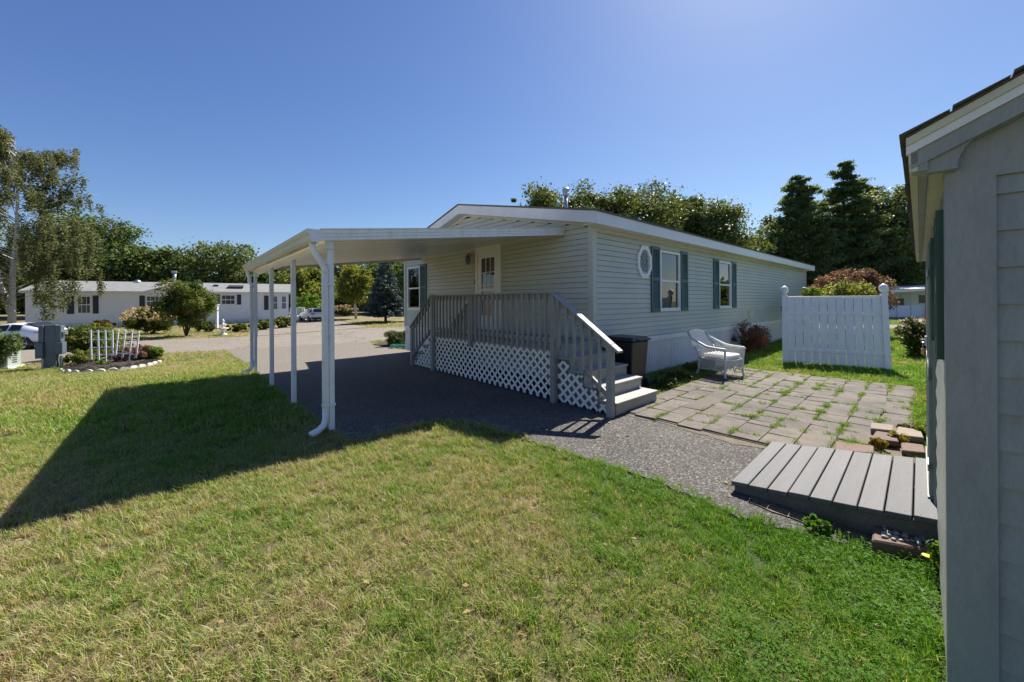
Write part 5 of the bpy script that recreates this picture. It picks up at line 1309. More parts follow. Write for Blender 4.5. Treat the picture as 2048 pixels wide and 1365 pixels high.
# --- utility boxes
ub = G(104, 737); ut = empty('meter_pedestal', ub, R(28), 'blue-grey electric meter pedestal with side boxes on the lawn', 'utility box')
MB().mm((-.15, -.10, 0), (.15, .12, 1.62)).build('cabinet', utilm, ut, bevel=.01)
for sd, zt in ((-1, .5), (1, .62)):
    MB().mm((sd * .155, -.14, .98), (sd * .29, .12, 1.60)).build('meter_box', utilm, ut, bevel=.01)
    MB().mm((sd * .155, -.20, zt - .1), (sd * .35, .10, .97)).build('breaker_box', utilm, ut, bevel=.01)
    MB().tube([(sd * .24, .02, -.1), (sd * .24, .02, .45)], .045, 8).build('conduit', metal, ut)
MB().lathe((0, 0, 0), [(.001, 0), (.09, 0), (.09, .12), (.05, .14)], 12).build('meter_dial', metal, ut).location = (.33, 0, 1.25)
ux = G(10, 737); xf = empty('transformer_box', ux, R(20), 'pale green padmount utility box under the shrub at the left edge', 'utility box')
MB().mm((-.5, -.3, .08), (.26, .3, .62)).build('cabinet', utilgreen, xf, bevel=.02)
MB().mm((-.56, -.36, 0), (.32, .36, .08)).build('base_pad', stonew, xf)
for i in range(4): MB().mm((.2605, -.1 + 0, .2 + i * .08), (.265, .1, .24 + i * .08)).build('vent_slot', dark, xf)

# --- mulch patch, hedge and hose at the far home corner
mp_ = [G(*p) for p in ((745, 691), (790, 696), (818, 700), (822, 688), (800, 683), (765, 686))]
sheet('mulch_patch', mp_, .05, mulch, 1.0)
hp = G(800, 697); pts = []
for i in range(90):
    a = i * .42; r = .34 + .05 * math.sin(i * .7); pts.append((hp.x + math.cos(a) * r * 1.3, hp.y + math.sin(a) * r * .8, hp.z + .075 + .0012 * i + .015 * math.sin(i * 1.9)))
tag(MB().tube(pts, .014, 6).build('garden_hose', hosem, None, True), 'coil of teal garden hose on the ground below the boxwood hedge', 'hose')

# ================================================================== LEFT HOUSE
A0 = Vector((-45.6, 35.6, 0)); A1 = Vector((-27.4, 46.6, 0)); ld = (A1 - A0).normalized(); lang = math.atan2(ld.y, ld.x); LLn = (A1 - A0).length
lz = -.85
lh = empty('white_house', (A0.x, A0.y, lz), lang, 'long white single-storey house with grey shingle roof and dark shutters at the left', 'house')
def fa(px):     # where the ray through this column meets the facade
    r = (px - 1024) / FOC; # A0.x + t ld.x = r (A0.y + t ld.y)
    return (r * A0.y - A0.x) / (ld.x - r * ld.y)
def fz(px, py):
    t = fa(px); y = A0.y + ld.y * t; return CZ + ray(px, py).z * y - lz
WF = lambda a, z, o: (a, -o, z)
LEZ = 3.62; LD = 8.0
ops = []
def lwin(p0, p1, y0, y1, sh_=()):
    a0, a1 = fa(p0), fa(p1); zt = fz((p0 + p1) / 2, y0); zb = fz((p0 + p1) / 2, y1)
    f = MB(); fw = .09
    wbox(f, WF, a0, a0 + fw, zb, zt, 0, .07); wbox(f, WF, a1 - fw, a1, zb, zt, 0, .07); wbox(f, WF, a0 + fw, a1 - fw, zt - fw, zt, 0, .07); wbox(f, WF, a0 + fw, a1 - fw, zb, zb + fw, 0, .07)
    f = f.build('window', whitev, lh)
    g = MB(); wbox(g, WF, a0 + fw, a1 - fw, zb + fw, zt - fw, .0, .035); g.build('pane', darkglass, f)
    m = MB(); wbox(m, WF, a0 + fw, a1 - fw, (zb + zt) / 2 - .04, (zb + zt) / 2 + .04, .035, .06); m.build('meeting_rail', whitev, f)
    for k in (1, 2):
        a = a0 + (a1 - a0) * k / 3; m = MB(); wbox(m, WF, a - .015, a + .015, zb + fw, zt - fw, .036, .05); m.build('muntin', whitev, f)
    for q0, q1 in sh_:
        s = MB(); wbox(s, WF, fa(q0), fa(q1), zb, zt + .02, .02, .07); s.build('shutter', navy, lh, bevel=.01)
z = .55; k = 0
while z < LEZ:
    zt = min(z + .14, LEZ); MB().prism([WF(0, z, -.05), WF(0, z, .03), WF(0, zt, .005), WF(0, zt, -.05)], (LLn, 0, 0)).build('siding_board', lhouse, lh); z += .14
MB().mm((0, .05, -.3), (LLn, LD, LEZ)).build('wall', lhouse, lh)
a = 0
while a < LLn - .1:
    MB().mm((a, -.005, -.3), (min(a + .16, LLn), .03, .55)).mm((a + .12, -.012, -.3), (min(a + .155, LLn), .0, .55)).build('skirting_panel', whitev, lh); a += .16 if False else 1.2
mb = MB(); x = 0
while x < LLn: mb.mm((x, -.02, -.3), (min(x + .10, LLn), .0, .55)); x += .15
o = mb.build('skirting', whitev, lh)
lwin(154, 183, 592, 628, ((134, 148.5), (186, 197.5)))
lwin(292, 320, 592, 614, ((279, 290),)); lwin(324, 346, 592, 614)
lwin(442, 471, 590, 610, ((428, 440), (474, 482.5)))
lwin(538, 556, 592, 620, ((528, 537),)); lwin(562, 573.5, 592, 619)
# roof
RZt = LEZ + 1.25
def lroof(ya, yb, za, zb, x0_, x1_, name='roof', th=.12): return MB().hexa([(x0_, ya, za - th), (x1_, ya, za - th), (x1_, yb, zb - th), (x0_, yb, zb - th), (x0_, ya, za), (x1_, ya, za), (x1_, yb, zb), (x0_, yb, zb)]).build(name, shinglegrey, lh)
rl_ = lroof(-.35, LD / 2, LEZ + .10, RZt, -.3, LLn + .4); lroof(LD / 2, LD + .35, RZt, LEZ + .10, -.3, LLn + .4)
MB().mm((-.3, -.37, LEZ - .12), (LLn + .4, -.351, LEZ + .09)).build('eave_fascia', fasciaw, lh)
MB().mm((-.28, -.35, LEZ - .12), (LLn + .38, .05, LEZ - .10)).build('soffit', fasciaw, lh)
MB().prism([(LLn, .06, LEZ), (LLn, LD - .05, LEZ), (LLn, LD / 2, RZt - .15)], (.03, 0, 0)).build('gable', lhouse, lh)
MB().prism([(-.02, .06, LEZ), (-.02, LD - .05, LEZ), (-.02, LD / 2, RZt - .15)], (.03, 0, 0)).build('gable', lhouse, lh)
MB().hexa([(LLn + .4, -.36, LEZ - .1), (LLn + .43, -.36, LEZ - .1), (LLn + .43, LD / 2, RZt - .2), (LLn + .4, LD / 2, RZt - .2), (LLn + .4, -.36, LEZ + .1), (LLn + .43, -.36, LEZ + .1), (LLn + .43, LD / 2, RZt), (LLn + .4, LD / 2, RZt)]).build('rake_board', fasciaw, lh)
# reverse gable in the middle
g0, g1 = fa(292), fa(425); gm = fa(362); gp = LEZ + .95
MB().prism([(g0, -.55, LEZ - .08), (g1, -.55, LEZ - .08), (gm, -.55, gp)], (0, .12, 0)).build('reverse_gable', lhouse, lh)
MB().hexa([(g0 - .3, -.62, LEZ - .12), (gm, -.62, gp - .02), (gm, 3.2, gp - .02), (g0 - .3, .2, LEZ - .12), (g0 - .3, -.62, LEZ + .0), (gm, -.62, gp + .10), (gm, 3.2, gp + .10), (g0 - .3, .2, LEZ)]).build('roof', shinglegrey, lh)
MB().hexa([(gm, -.62, gp - .02), (g1 + .3, -.62, LEZ - .12), (g1 + .3, .2, LEZ - .12), (gm, 3.2, gp - .02), (gm, -.62, gp + .10), (g1 + .3, -.62, LEZ), (g1 + .3, .2, LEZ), (gm, 3.2, gp + .10)]).build('roof', shinglegrey, lh)
MB().hexa([(g0 - .3, -.64, LEZ - .16), (gm, -.64, gp - .06), (gm, -.62, gp - .06), (g0 - .3, -.62, LEZ - .16), (g0 - .3, -.64, LEZ + .02), (gm, -.64, gp + .12), (gm, -.62, gp + .12), (g0 - .3, -.62, LEZ + .02)]).build('rake_board', fasciaw, lh)
MB().hexa([(gm, -.64, gp - .06), (g1 + .3, -.64, LEZ - .16), (g1 + .3, -.62, LEZ - .16), (gm, -.62, gp - .06), (gm, -.64, gp + .12), (g1 + .3, -.64, LEZ + .02), (g1 + .3, -.62, LEZ + .02), (gm, -.62, gp + .12)]).build('rake_board', fasciaw, lh)
# roof fittings
def onroof(px, y): return fa(px), y, LEZ + .10 + (y + .35) * (RZt - LEZ - .10) / (LD / 2 + .35)
x, y, z = onroof(469, 1.6); MB().hexa([(x - .75, y - .45, z - .05), (x + .75, y - .45, z - .05), (x + .75, y + .5, z + .17), (x - .75, y + .5, z + .17), (x - .75, y - .45, z + .12), (x + .75, y - .45, z + .12), (x + .75, y + .5, z + .34), (x - .75, y + .5, z + .34)]).build('skylight', navy, lh, bevel=.03)
x, y, z = onroof(426, 2.4); MB().mm((x - .25, y - .2, z - .02), (x + .25, y + .2, z + .16)).build('roof_vent', blackm, lh, bevel=.03)
x, y, z = onroof(252, 3.8); MB().lathe((x, y, z - .05), [(.28, 0), (.28, .12), (.18, .26), (.05, .32)], 10).build('roof_vent', metal, lh)
x, y, z = onroof(333, 3.6); flue(lh, x, y, z, 1.3, .16)
# porch end: small deck, railing and steps at the right gable
pe = empty('side_porch', (A1.x, A1.y, lz), lang, 'small white railed porch at the right gable of the white house', 'porch')
MB().mm((.1, .2, .0), (1.8, 3.0, .75)).build('platform', whitev, pe)
for x in (.15, .8, 1.7): MB().mm((x, .2, .75), (x + .1, .3, 1.85)).build('post', whitepaint, pe)
MB().mm((.15, .2, 1.75), (1.8, .3, 1.85)).build('rail', whitepaint, pe)
for i in range(10): MB().mm((.3 + i * .15, .23, .8), (.34 + i * .15, .27, 1.76)).build('baluster', whitepaint, pe)
MB().mm((.3, -.6, 0), (1.6, .2, .35)).build('step', stonew, pe)
gs = empty('white_outbuilding', (A1.x - 2.6, A1.y + 5.2, lz), lang, 'small white outbuilding with a dark door window behind the porch', 'shed')
MB().mm((0, 0, 0), (2.3, 3.0, 2.5)).build('wall', lhouse, gs)
MB().prism([(-.2, -.2, 2.5), (2.5, -.2, 2.5), (1.15, -.2, 3.1)], (0, 3.4, 0)).build('roof', shinglegrey, gs)
MB().mm((.9, -.03, 1.1), (1.7, -.001, 2.0)).build('window', darkglass, gs)
# ornaments by the white house
st = G(446, 671); s_ = empty('garden_fountain', st, 0, 'white tiered concrete garden fountain ornament on the far lawn', 'ornament'); s_.scale = (.75, .75, .72)
MB().lathe((0, 0, 0), [(.35, 0), (.35, .12), (.15, .2), (.12, .45), (.2, .55), (.45, .66), (.5, .74), (.42, .76)], 14).build('basin', stonew, s_, True)
MB().lathe((0, 0, .74), [(.1, 0), (.08, .25), (.28, .36), (.3, .42), (.1, .45), (.09, .6), (.14, .72), (.06, .9), (.02, .95)], 12).build('figure', stonew, s_, True)
st = G(434, 660); s_ = empty('small_pillar', st, 0, 'slim white pillar post standing by the white house entry', 'post')
MB().mm((-.09, -.09, 0), (.09, .09, 2.2)).build('shaft', whitepaint, s_); MB().mm((-.14, -.14, 2.2), (.14, .14, 2.3)).build('cap', whitepaint, s_)

# ================================================================== CARS
def car(loc, ang, label, L, hw, st, gh, wheels, wr, name='parked_car', tail=True):
    """st: stations (x, zlow, zbelt, ztop, half belt width factor, half roof width factor)"""
    root = empty(name, loc, ang, label, 'car', 'parked white cars'); ring = []
    for x, zl, zb, zt, wf, tf in st:
        w = hw * wf; t = hw * tf; zm = (zl + zb) / 2
        ring.append([(x, -w * .90, zl), (x, -w * .99, zl + (zb - zl) * .3), (x, -w, zm + .08), (x, -w * .95, zb), (x, -t, zb + (zt - zb) * .86), (x, -t * .8, zt), (x, 0, zt + .025), (x, t * .8, zt), (x, t, zb + (zt - zb) * .86), (x, w * .95, zb), (x, w, zm + .08), (x, w * .99, zl + (zb - zl) * .3), (x, w * .90, zl)])
    n = 13; vs = [p for r in ring for p in r]; fs = []
    for i in range(len(ring) - 1):
        for k in range(n - 1): fs.append((i * n + k, (i + 1) * n + k, (i + 1) * n + k + 1, i * n + k + 1))
    fs.append(tuple(range(n))[::-1]); e = (len(ring) - 1) * n; fs.append(tuple(range(e, e + n)))
    for i in range(len(ring) - 1): fs.append((i * n, i * n + n - 1, (i + 1) * n + n - 1, (i + 1) * n))
    body = MB().add(vs, fs).build('body', whitecar, root, True)
    sub = body.modifiers.new('smooth', 'SUBSURF'); sub.levels = 1; sub.render_levels = 1
    # side glass: strips between belt and roof, slightly proud
    for sd in (0, 1):
        for i0, i1 in gh:
            a, b = ring[i0], ring[i1]; kk = (3, 4) if sd == 0 else (9, 8); sgn = -1 if sd == 0 else 1
            q = [Vector(a[kk[0]]), Vector(b[kk[0]]), Vector(b[kk[1]]), Vector(a[kk[1]])]
            c = sum(q, Vector()) / 4; q = [c + (p - c) * .86 + Vector((0, sgn * .012, 0)) for p in q]
            MB().add([q[0], q[1], q[2], q[3]], [(0, 1, 2, 3)]).build('side_window', cglass, root)
    for wx in wheels:
        for sd in (-1, 1):
            y = sd * (hw - .10)
            MB().tube([(wx, y - sd * .10, wr), (wx, y + sd * .085, wr)], wr * 1.17, 20).build('wheel_arch', blackm, root)
            wh = MB().tube([(wx, y - sd * .08, wr), (wx, y + sd * .11, wr)], wr, 20).build('tyre', tyre, root)
            rm = MB().tube([(wx, y + sd * .09, wr), (wx, y + sd * .112, wr)], wr * .18, 10)
            for k in range(5):
                a = k * 2 * math.pi / 5; rm.beam((wx, y + sd * .115, wr), (wx + math.cos(a) * wr * .62, y + sd * .115, wr + math.sin(a) * wr * .62), .05, .02, up=(0, 1, 0))
            pr_ = [(wx + math.cos(t * math.pi / 8) * wr * .66, y + sd * .114, wr + math.sin(t * math.pi / 8) * wr * .66) for t in range(17)]; rm.tube(pr_, .02, 5, False)
            rm.build('rim', rim, wh)
    return root
# sedan at the left: nose to the left, tail to the right (x = towards the tail)
sc_ = G(84, 705); dirr = Vector((.86, .51, 0)).normalized(); 
sed_ang = math.atan2(-.16, 1.0)
ssed = [(-4.6, .35, .62, .66, .80, .6), (-4.45, .22, .70, .76, .94, .75), (-3.6, .20, .86, .92, 1.0, .8), (-3.1, .20, .92, 1.0, 1.0, .8), (-2.3, .20, .95, 1.34, 1.0, .72), (-1.7, .20, .96, 1.41, 1.0, .70), (-1.1, .22, .98, 1.36, 1.0, .70), (-.55, .26, 1.0, 1.16, .99, .68), (-.15, .32, 1.0, 1.05, .95, .75), (.0, .45, .98, 1.02, .86, .72), (.05, .55, .92, .95, .8, .68)]
sb = G(90, 700); car_o = Vector((sb.x - .45, sb.y + 1.1, sb.z))
rsd = car(car_o, R(8), 'white low sedan with sloping rear window parked on the road at the left edge', 4.6, .92, ssed, ((4, 5), (5, 6)), (-3.75, -.95), .34)
MB().hexa([(-1.15, -.55, 1.385), (-.22, -.60, 1.065), (-.22, .60, 1.065), (-1.15, .55, 1.385), (-1.15, -.55, 1.40), (-.22, -.60, 1.085), (-.22, .60, 1.085), (-1.15, .55, 1.40)]).build('rear_window', cglass, rsd)
for sd in (-1, 1): MB().hexa([(-.45, sd * .86, .86), (.03, sd * .76, .84), (.03, sd * .5, .84), (-.02, sd * .5, .84), (-.45, sd * .935, .90), (.055, sd * .78, .93), (.055, sd * .5, .93), (-.02, sd * .5, .93)]).build('tail_light', redlamp, rsd)
MB().mm((-.75, -.935, .2), (.0, -.80, .36)).mm((-.1, -.7, .3), (.04, .7, .46)).build('bumper', blackm, rsd, bevel=.02)
# SUV on the neighbour's drive, seen from its rear left
sv = G(628, 645); ssuv = [(-4.3, .4, .78, .82, .85, .7), (-4.1, .3, .88, .94, .96, .8), (-3.3, .28, 1.0, 1.06, 1, .82), (-2.9, .28, 1.03, 1.14, 1, .8), (-2.2, .28, 1.05, 1.56, 1, .76), (-1.4, .28, 1.07, 1.64, 1, .76), (-.6, .30, 1.09, 1.62, 1, .75), (-.12, .34, 1.10, 1.52, .97, .74), (.05, .42, 1.02, 1.15, .93, .78), (.08, .5, .98, 1.02, .88, .75)]
rsv = car(sv + Vector((.3, .6, 0)), R(-42), 'white compact SUV seen from behind on the neighbouring drive', 4.3, .94, ssuv, ((4, 5), (5, 6), (6, 7)), (-3.45, -.8), .35)
MB().hexa([(-.09, -.62, 1.50), (.06, -.68, 1.16), (.06, .68, 1.16), (-.09, .62, 1.50), (-.06, -.62, 1.53), (.095, -.68, 1.17), (.095, .68, 1.17), (-.06, .62, 1.53)]).build('rear_window', cglass, rsv)
for sd in (-1, 1): MB().mm((-.12, sd * .93, .92), (.10, sd * .60, 1.06)).build('tail_light', redlamp, rsv, bevel=.01)
MB().mm((-.1, -.85, .30), (.12, .85, .58)).build('bumper', blackm, rsv, bevel=.03)
MB().mm((.10, -.26, .74), (.115, .26, .86)).build('licence_plate', whitepaint, rsv)

# ================================================================== FAR RIGHT CARPORT HOUSE
rb = G(1800, 636); ra = R(-4)
rh = empty('distant_home', (rb.x + .3, rb.y, 0), ra, 'pale distant home with an open carport and white double doors seen right of the fence', 'house')
MB().mm((-1.5, 3.5, 0), (9, 9, 2.35)).build('wall', lhouse, rh)
MB().hexa([(-1.9, -.4, 2.12), (9, -.4, 2.62), (9, 3.7, 2.82), (-1.9, 3.7, 2.32), (-1.9, -.4, 2.34), (9, -.4, 2.84), (9, 3.7, 3.04), (-1.9, 3.7, 2.54)]).build('carport_roof', fasciaw, rh)
MB().hexa([(-1.9, 3.7, 2.36), (9, 3.7, 2.86), (9, 9.2, 2.9), (-1.9, 9.2, 2.4), (-1.9, 3.7, 2.56), (9, 3.7, 3.06), (9, 9.2, 3.1), (-1.9, 9.2, 2.6)]).build('roof', shinglegrey, rh)
MB().mm((-1.7, -.3, 0), (-1.55, -.15, 2.2)).build('post', whitepaint, rh)
MB().mm((3.9, -.3, 0), (4.05, -.15, 2.45)).build('post', whitepaint, rh)
for i in range(2): MB().mm((1.9 + i * .95, 3.44, .1), (2.82 + i * .95, 3.5, 2.1)).build('door', whitepaint, rh, bevel=.02)
for i in range(2): MB().mm((2.78 + i * .10, 3.40, 1.05), (2.81 + i * .10, 3.44, 1.25)).build('door_handle', blackm, rh)
MB().mm((4.5, 3.45, 1.2), (5.2, 3.5, 1.95)).build('window', darkglass, rh)
fz_ = [(-1.25, 1.1), (-.1, 1.1), (1.05, .9)]
for i, (x, w_) in enumerate(fz_): tag(MB().mm((0, 0, 0), (w_, .08, 1.02)).mm((.05, -.02, .06), (w_ - .05, -.001, .96)).build('garden_screen', whitepaint, None, bevel=.01), ('left', 'middle', 'right')[i] + ' one of three white panels standing under the distant carport', 'panel', 'white panels under the distant carport')
for o, (x, w_) in zip([o for o in bpy.data.objects if o.name.startswith('garden_screen')], fz_):
    p = Matrix.Rotation(ra, 4, 'Z') @ Vector((x, .5, .0)); o.location = (rh.location.x + p.x, rh.location.y + p.y, .02); o.rotation_euler = (0, 0, ra)
p = Matrix.Rotation(ra, 4, 'Z') @ Vector((-1.2, 1.4, .02))
o = tag(MB().mm((0, 0, .9), (2.7, .5, 1.65)).mm((.1, .1, 0), (.2, .2, .9)).mm((2.5, .1, 0), (2.6, .2, .9)).build('storage_crate', M('tan canvas', (.16, .14, .11), .9, .3, 3), None, bevel=.02), 'long tan covered crate on legs behind the white panels', 'crate'); o.location = (rh.location.x + p.x, rh.location.y + p.y, .0)
p = Matrix.Rotation(ra, 4, 'Z') @ Vector((2.4, 2.6, .02))
o = tag(MB().lathe((0, 0, 0), [(.2, 0), (.26, .6), (.28, .62), (.05, .68)], 12).build('round_bin', blackm), 'small black bin in front of the distant double doors', 'bin'); o.location = (rh.location.x + p.x, rh.location.y + p.y, .0)

# ================================================================== WEEDS, BED BY THE SKIRTING
def tuftmesh(rs, nb, h, spread, w, lean=.6):
    V = []; F = []; rn = []
    for i in range(nb):
        a = rs.uniform(0, 6.28); r = spread * math.sqrt(rs.uniform(0, 1)); bx, by = math.cos(a) * r, math.sin(a) * r
        ha = rs.uniform(0, 6.28); hh = h * rs.uniform(.45, 1.1); ln = lean * rs.uniform(.15, 1.0) * hh; dx, dy = math.cos(ha), math.sin(ha); ww = w * rs.uniform(.7, 1.2)
        sx, sy = -dy * ww / 2, dx * ww / 2; o = len(V)
        m = (bx + dx * ln * .35, by + dy * ln * .35, hh * .6); t = (bx + dx * ln, by + dy * ln, hh)
        V += [(bx - sx, by - sy, -.005), (bx + sx, by + sy, -.005), (m[0] + sx * .85, m[1] + sy * .85, m[2]), (m[0] - sx * .85, m[1] - sy * .85, m[2]), (t[0] + sx * .15, t[1] + sy * .15, t[2]), (t[0] - sx * .15, t[1] - sy * .15, t[2])]
        F += [(o, o + 1, o + 2, o + 3), (o + 3, o + 2, o + 4, o + 5)]; r_ = rs.uniform(0, 1); rn += [r_, r_]
    return np.array(V), np.array(F), np.array(rn)
def clovermesh(rs, n, spread, h, s):
    V = []; F = []; rn = []
    for i in range(n):
        a = rs.uniform(0, 6.28); r = spread * math.sqrt(rs.uniform(0, 1)); x, y, z = math.cos(a) * r, math.sin(a) * r, h * rs.uniform(.4, 1); ta = rs.uniform(0, 6.28); tz = rs.uniform(-.3, .3, 2)
        for k in range(3):
            b = ta + k * 2.094; o = len(V); c, d = math.cos(b), math.sin(b)
            pts = [(0, 0), (.55, .42), (1, 0), (.55, -.42)]
            for p, q in pts:
                X = (c * p - d * q) * s; Y = (d * p + c * q) * s; V.append((x + X, y + Y, z + X * tz[0] + Y * tz[1]))
            F.append((o, o + 1, o + 2, o + 3)); rn.append(rs.uniform(0, 1))
    return np.array(V), np.array(F), np.array(rn)
def hidden_col(name, meshes, mat):
    c = bpy.data.collections.new(name)
    for i, (V, F, rn) in enumerate(meshes):
        o = np_mesh(name + '_tuft', V, F, mat, None, rn); COL.objects.unlink(o); c.objects.link(o)
    return c
def scatter(name, P, scl, coll, label, cat, mat=None, seed=0, nvar=6):
    rs = nrs(seed); n = len(P)
    me = bpy.data.meshes.new(name); me.vertices.add(n); me.vertices.foreach_set('co', P.astype(np.float32).ravel())
    a = me.attributes.new('rot', 'FLOAT_VECTOR', 'POINT'); rot = np.zeros((n, 3), np.float32); rot[:, 2] = rs.uniform(0, 6.28, n); rot[:, :2] = rs.normal(size=(n, 2)) * .12; a.data.foreach_set('vector', rot.ravel())
    a = me.attributes.new('scl', 'FLOAT', 'POINT'); a.data.foreach_set('value', scl.astype(np.float32))
    a = me.attributes.new('var', 'INT', 'POINT'); a.data.foreach_set('value', rs.randint(0, nvar, n).astype(np.int32))
    o = bpy.data.objects.new(name, me); COL.objects.link(o); tag(o, label, cat, kind='stuff')
    g = bpy.data.node_groups.new(name + '_nodes', 'GeometryNodeTree'); g.interface.new_socket('Geometry', in_out='INPUT', socket_type='NodeSocketGeometry'); g.interface.new_socket('Geometry', in_out='OUTPUT', socket_type='NodeSocketGeometry')
    gi = g.nodes.new('NodeGroupInput'); go = g.nodes.new('NodeGroupOutput'); ip = g.nodes.new('GeometryNodeInstanceOnPoints'); m2p = g.nodes.new('GeometryNodeMeshToPoints')
    ci = g.nodes.new('GeometryNodeCollectionInfo'); ci.inputs['Collection'].default_value = coll; ci.inputs['Separate Children'].default_value = True; ci.inputs['Reset Children'].default_value = True
    def na(nm, t):
        x = g.nodes.new('GeometryNodeInputNamedAttribute'); x.data_type = t; x.inputs['Name'].default_value = nm; return [s for s in x.outputs if s.enabled and s.name == 'Attribute'][0]
    l = g.links.new; l(gi.outputs[0], m2p.inputs['Mesh']); l(m2p.outputs[0], ip.inputs['Points']); l(ci.outputs[0], ip.inputs['Instance']); ip.inputs['Pick Instance'].default_value = True
    l(na('var', 'INT'), ip.inputs['Instance Index'])
    e2r = g.nodes.new('FunctionNodeEulerToRotation'); l(na('rot', 'FLOAT_VECTOR'), e2r.inputs[0]); l(e2r.outputs[0], ip.inputs['Rotation'])
    l(na('scl', 'FLOAT'), ip.inputs['Scale']); l(ip.outputs[0], go.inputs[0])
    md = o.modifiers.new('scatter', 'NODES'); md.node_group = g; return o
rs = nrs(100)
turf_near = hidden_col('turf_near', [tuftmesh(rs, 30, .05, .042, .0034, 1.5) for _ in range(6)], MATS['blade'])
turf_far = hidden_col('turf_far', [tuftmesh(rs, 22, .075, .062, .008, 1.3) for _ in range(6)], MATS['blade'])
turf_tall = hidden_col('turf_tall', [tuftmesh(rs, 24, .13, .045, .005, .8) for _ in range(6)], MATS['blade'])
clov = hidden_col('clover', [clovermesh(rs, 14, .06, .045, .0065) for _ in range(6)], L_clover)
# blocked areas
patio_poly = [PS(PA0, PB0 + .0), PS(PA1, PB0), PS(PA1, PB1), PS(PA0, PB1)]
house_poly = [H(-.02, -.02), H(HL, -.02), H(HL, HW), H(-.02, HW)]; shed_poly = [HS(0, .02), HS(SL, .02), HS(SL, -SWd), HS(0, -SWd)]
ramp_poly = [HS(0, 0)] 
rq = lambda x, y: Vector((FL.x, FL.y, 0)) + US * x - VS * y
ramp_poly = [rq(-.02, -.02), rq(1.3, -.02), rq(1.3, rl), rq(-.02, rl)]
bedpoly = bp; kpoly = [Vector((p.x, p.y, 0)) for p in ks]
lpoly = [A0, A1, A1 + Vector((-ld.y, ld.x, 0)) * LD, A0 + Vector((-ld.y, ld.x, 0)) * LD]
blocks = [inpoly(p) for p in (drive_poly, path_poly, patio_poly, house_poly, shed_poly, ramp_poly, bedpoly, kpoly, road_poly, nd, r2, r3, lpoly, mp_)]
def lawn_pts(x0_, x1_, y0_, y1_, dens, rs, jit=None):
    n = int((x1_ - x0_) * (y1_ - y0_) * dens); x = rs.uniform(x0_, x1_, n); y = rs.uniform(y0_, y1_, n)
    keep = (np.abs(x) < y * 1.55 + 1.2) ; 
    for f in blocks: keep &= ~f(x, y)
    x, y = x[keep], y[keep]; return np.stack([x, y, gzn(x, y)], 1)
rs = nrs(42)
P1 = lawn_pts(-6, 5, .8, 4.6, 480, rs); scatter('lawn_grass_near', P1, rs.uniform(.7, 1.25, len(P1)), turf_near, 'short patchy green and straw grass of the near lawn', 'grass', seed=1)
P2 = np.concatenate([lawn_pts(-15, 14, 4.6, 9, 190, rs), lawn_pts(-20, 18, 9, 14, 90, rs)]); scatter('lawn_grass_middle', P2, rs.uniform(.7, 1.2, len(P2)), turf_far, 'short grass of the lawn beyond the carport and fence', 'grass', seed=2)
P3 = np.concatenate([lawn_pts(-45, 30, 14, 24, 16, rs), lawn_pts(-60, 45, 24, 45, 6, rs)]); scatter('lawn_grass_far', P3, rs.uniform(1.1, 1.9, len(P3)), turf_far, 'grass of the distant lawns across the road', 'grass', seed=3)
# clover and taller weeds: right foreground and along edges
n = 7000; x = rs.uniform(.3, 3.2, n); y = rs.uniform(1.0, 3.8, n); pat = np.sin(x * 2.7 + 1) * np.sin(y * 3.1) + np.sin(x * 6.1 + y * 4.3) * .5 + (x - 1.3) * .7
keep = pat > rs.uniform(-.1, 2.2, n)
for f in blocks: keep &= ~f(x, y)
P4 = np.stack([x[keep], y[keep], gzn(x[keep], y[keep]) + .008], 1); scatter('clover_patch', P4, rs.uniform(.8, 1.5, len(P4)), clov, 'clover and small broad-leaved weeds in the green grass before the shed', 'clover', seed=4)
# edge tufts: along path/drive edge, shed foot, fence foot, patio rim, posts
E = []
def along(a, b, n, w, z=0):
    a = Vector(a[:2]); b = Vector(b[:2])
    for i in range(n):
        p = a.lerp(b, rng.random()); E.append((p.x + rng.gauss(0, w), p.y + rng.gauss(0, w), z))
edge = drv_left + drv_front + pathl
for a, b in zip(edge, edge[1:]): along(a, b, int(34 * (b - a).length), .035)
along(HS(-.1, .05), HS(1.6, .06), 60, .03); along(HS(-.4, .12), HS(.8, .1), 40, .05)
along(PS(PA0 + .8, .02), PS(PA1, .0), 120, .05); along(PS(PA1 + .02, 0), PS(PA1 + .02, PB1), 90, .05); along(fl_, fr_, 70, .05)
for k in range(5): p = PS(rng.uniform(5.0, 5.6), rng.uniform(.15, .6)); along(p, p, 12, .05, .03)
for b_ in postbases[:2]: along(b_, b_, 8, .05)
Ea = np.array(E); kk = np.ones(len(Ea), bool); 
for f in (inpoly(ramp_poly), inpoly(shed_poly), inpoly(house_poly)): kk &= ~f(Ea[:, 0], Ea[:, 1])
Ea = Ea[kk]; Ea[:, 2] += gzn(Ea[:, 0], Ea[:, 1]); scatter('edge_grass', Ea, rs.uniform(.3, .7, len(Ea)), turf_tall, 'longer grass tufts along the edges of paving, shed and fence', 'grass', seed=5)
# weeds in the paver joints
J = []
for a, b, wd, ln in joints:
    if rng.random() < .36:
        for i in range(rng.randint(2, 10)): p = PS(a + rng.random() * ln, b + rng.gauss(0, .006)); J.append((p.x, p.y, .048))
    if rng.random() < .35:
        for i in range(rng.randint(2, 7)): p = PS(a + rng.gauss(0, .006), b + rng.random() * wd); J.append((p.x, p.y, .048))
    if rng.random() < .08 and b < 1.7:
        for i in range(14): p = PS(a + rng.gauss(0, .05), b + rng.gauss(0, .03)); J.append((p.x, p.y, .05))
J = np.array(J); scatter('joint_weeds', J, rs.uniform(.35, .95, len(J)), turf_near, 'small weeds growing in the joints of the patio', 'weeds', seed=6)
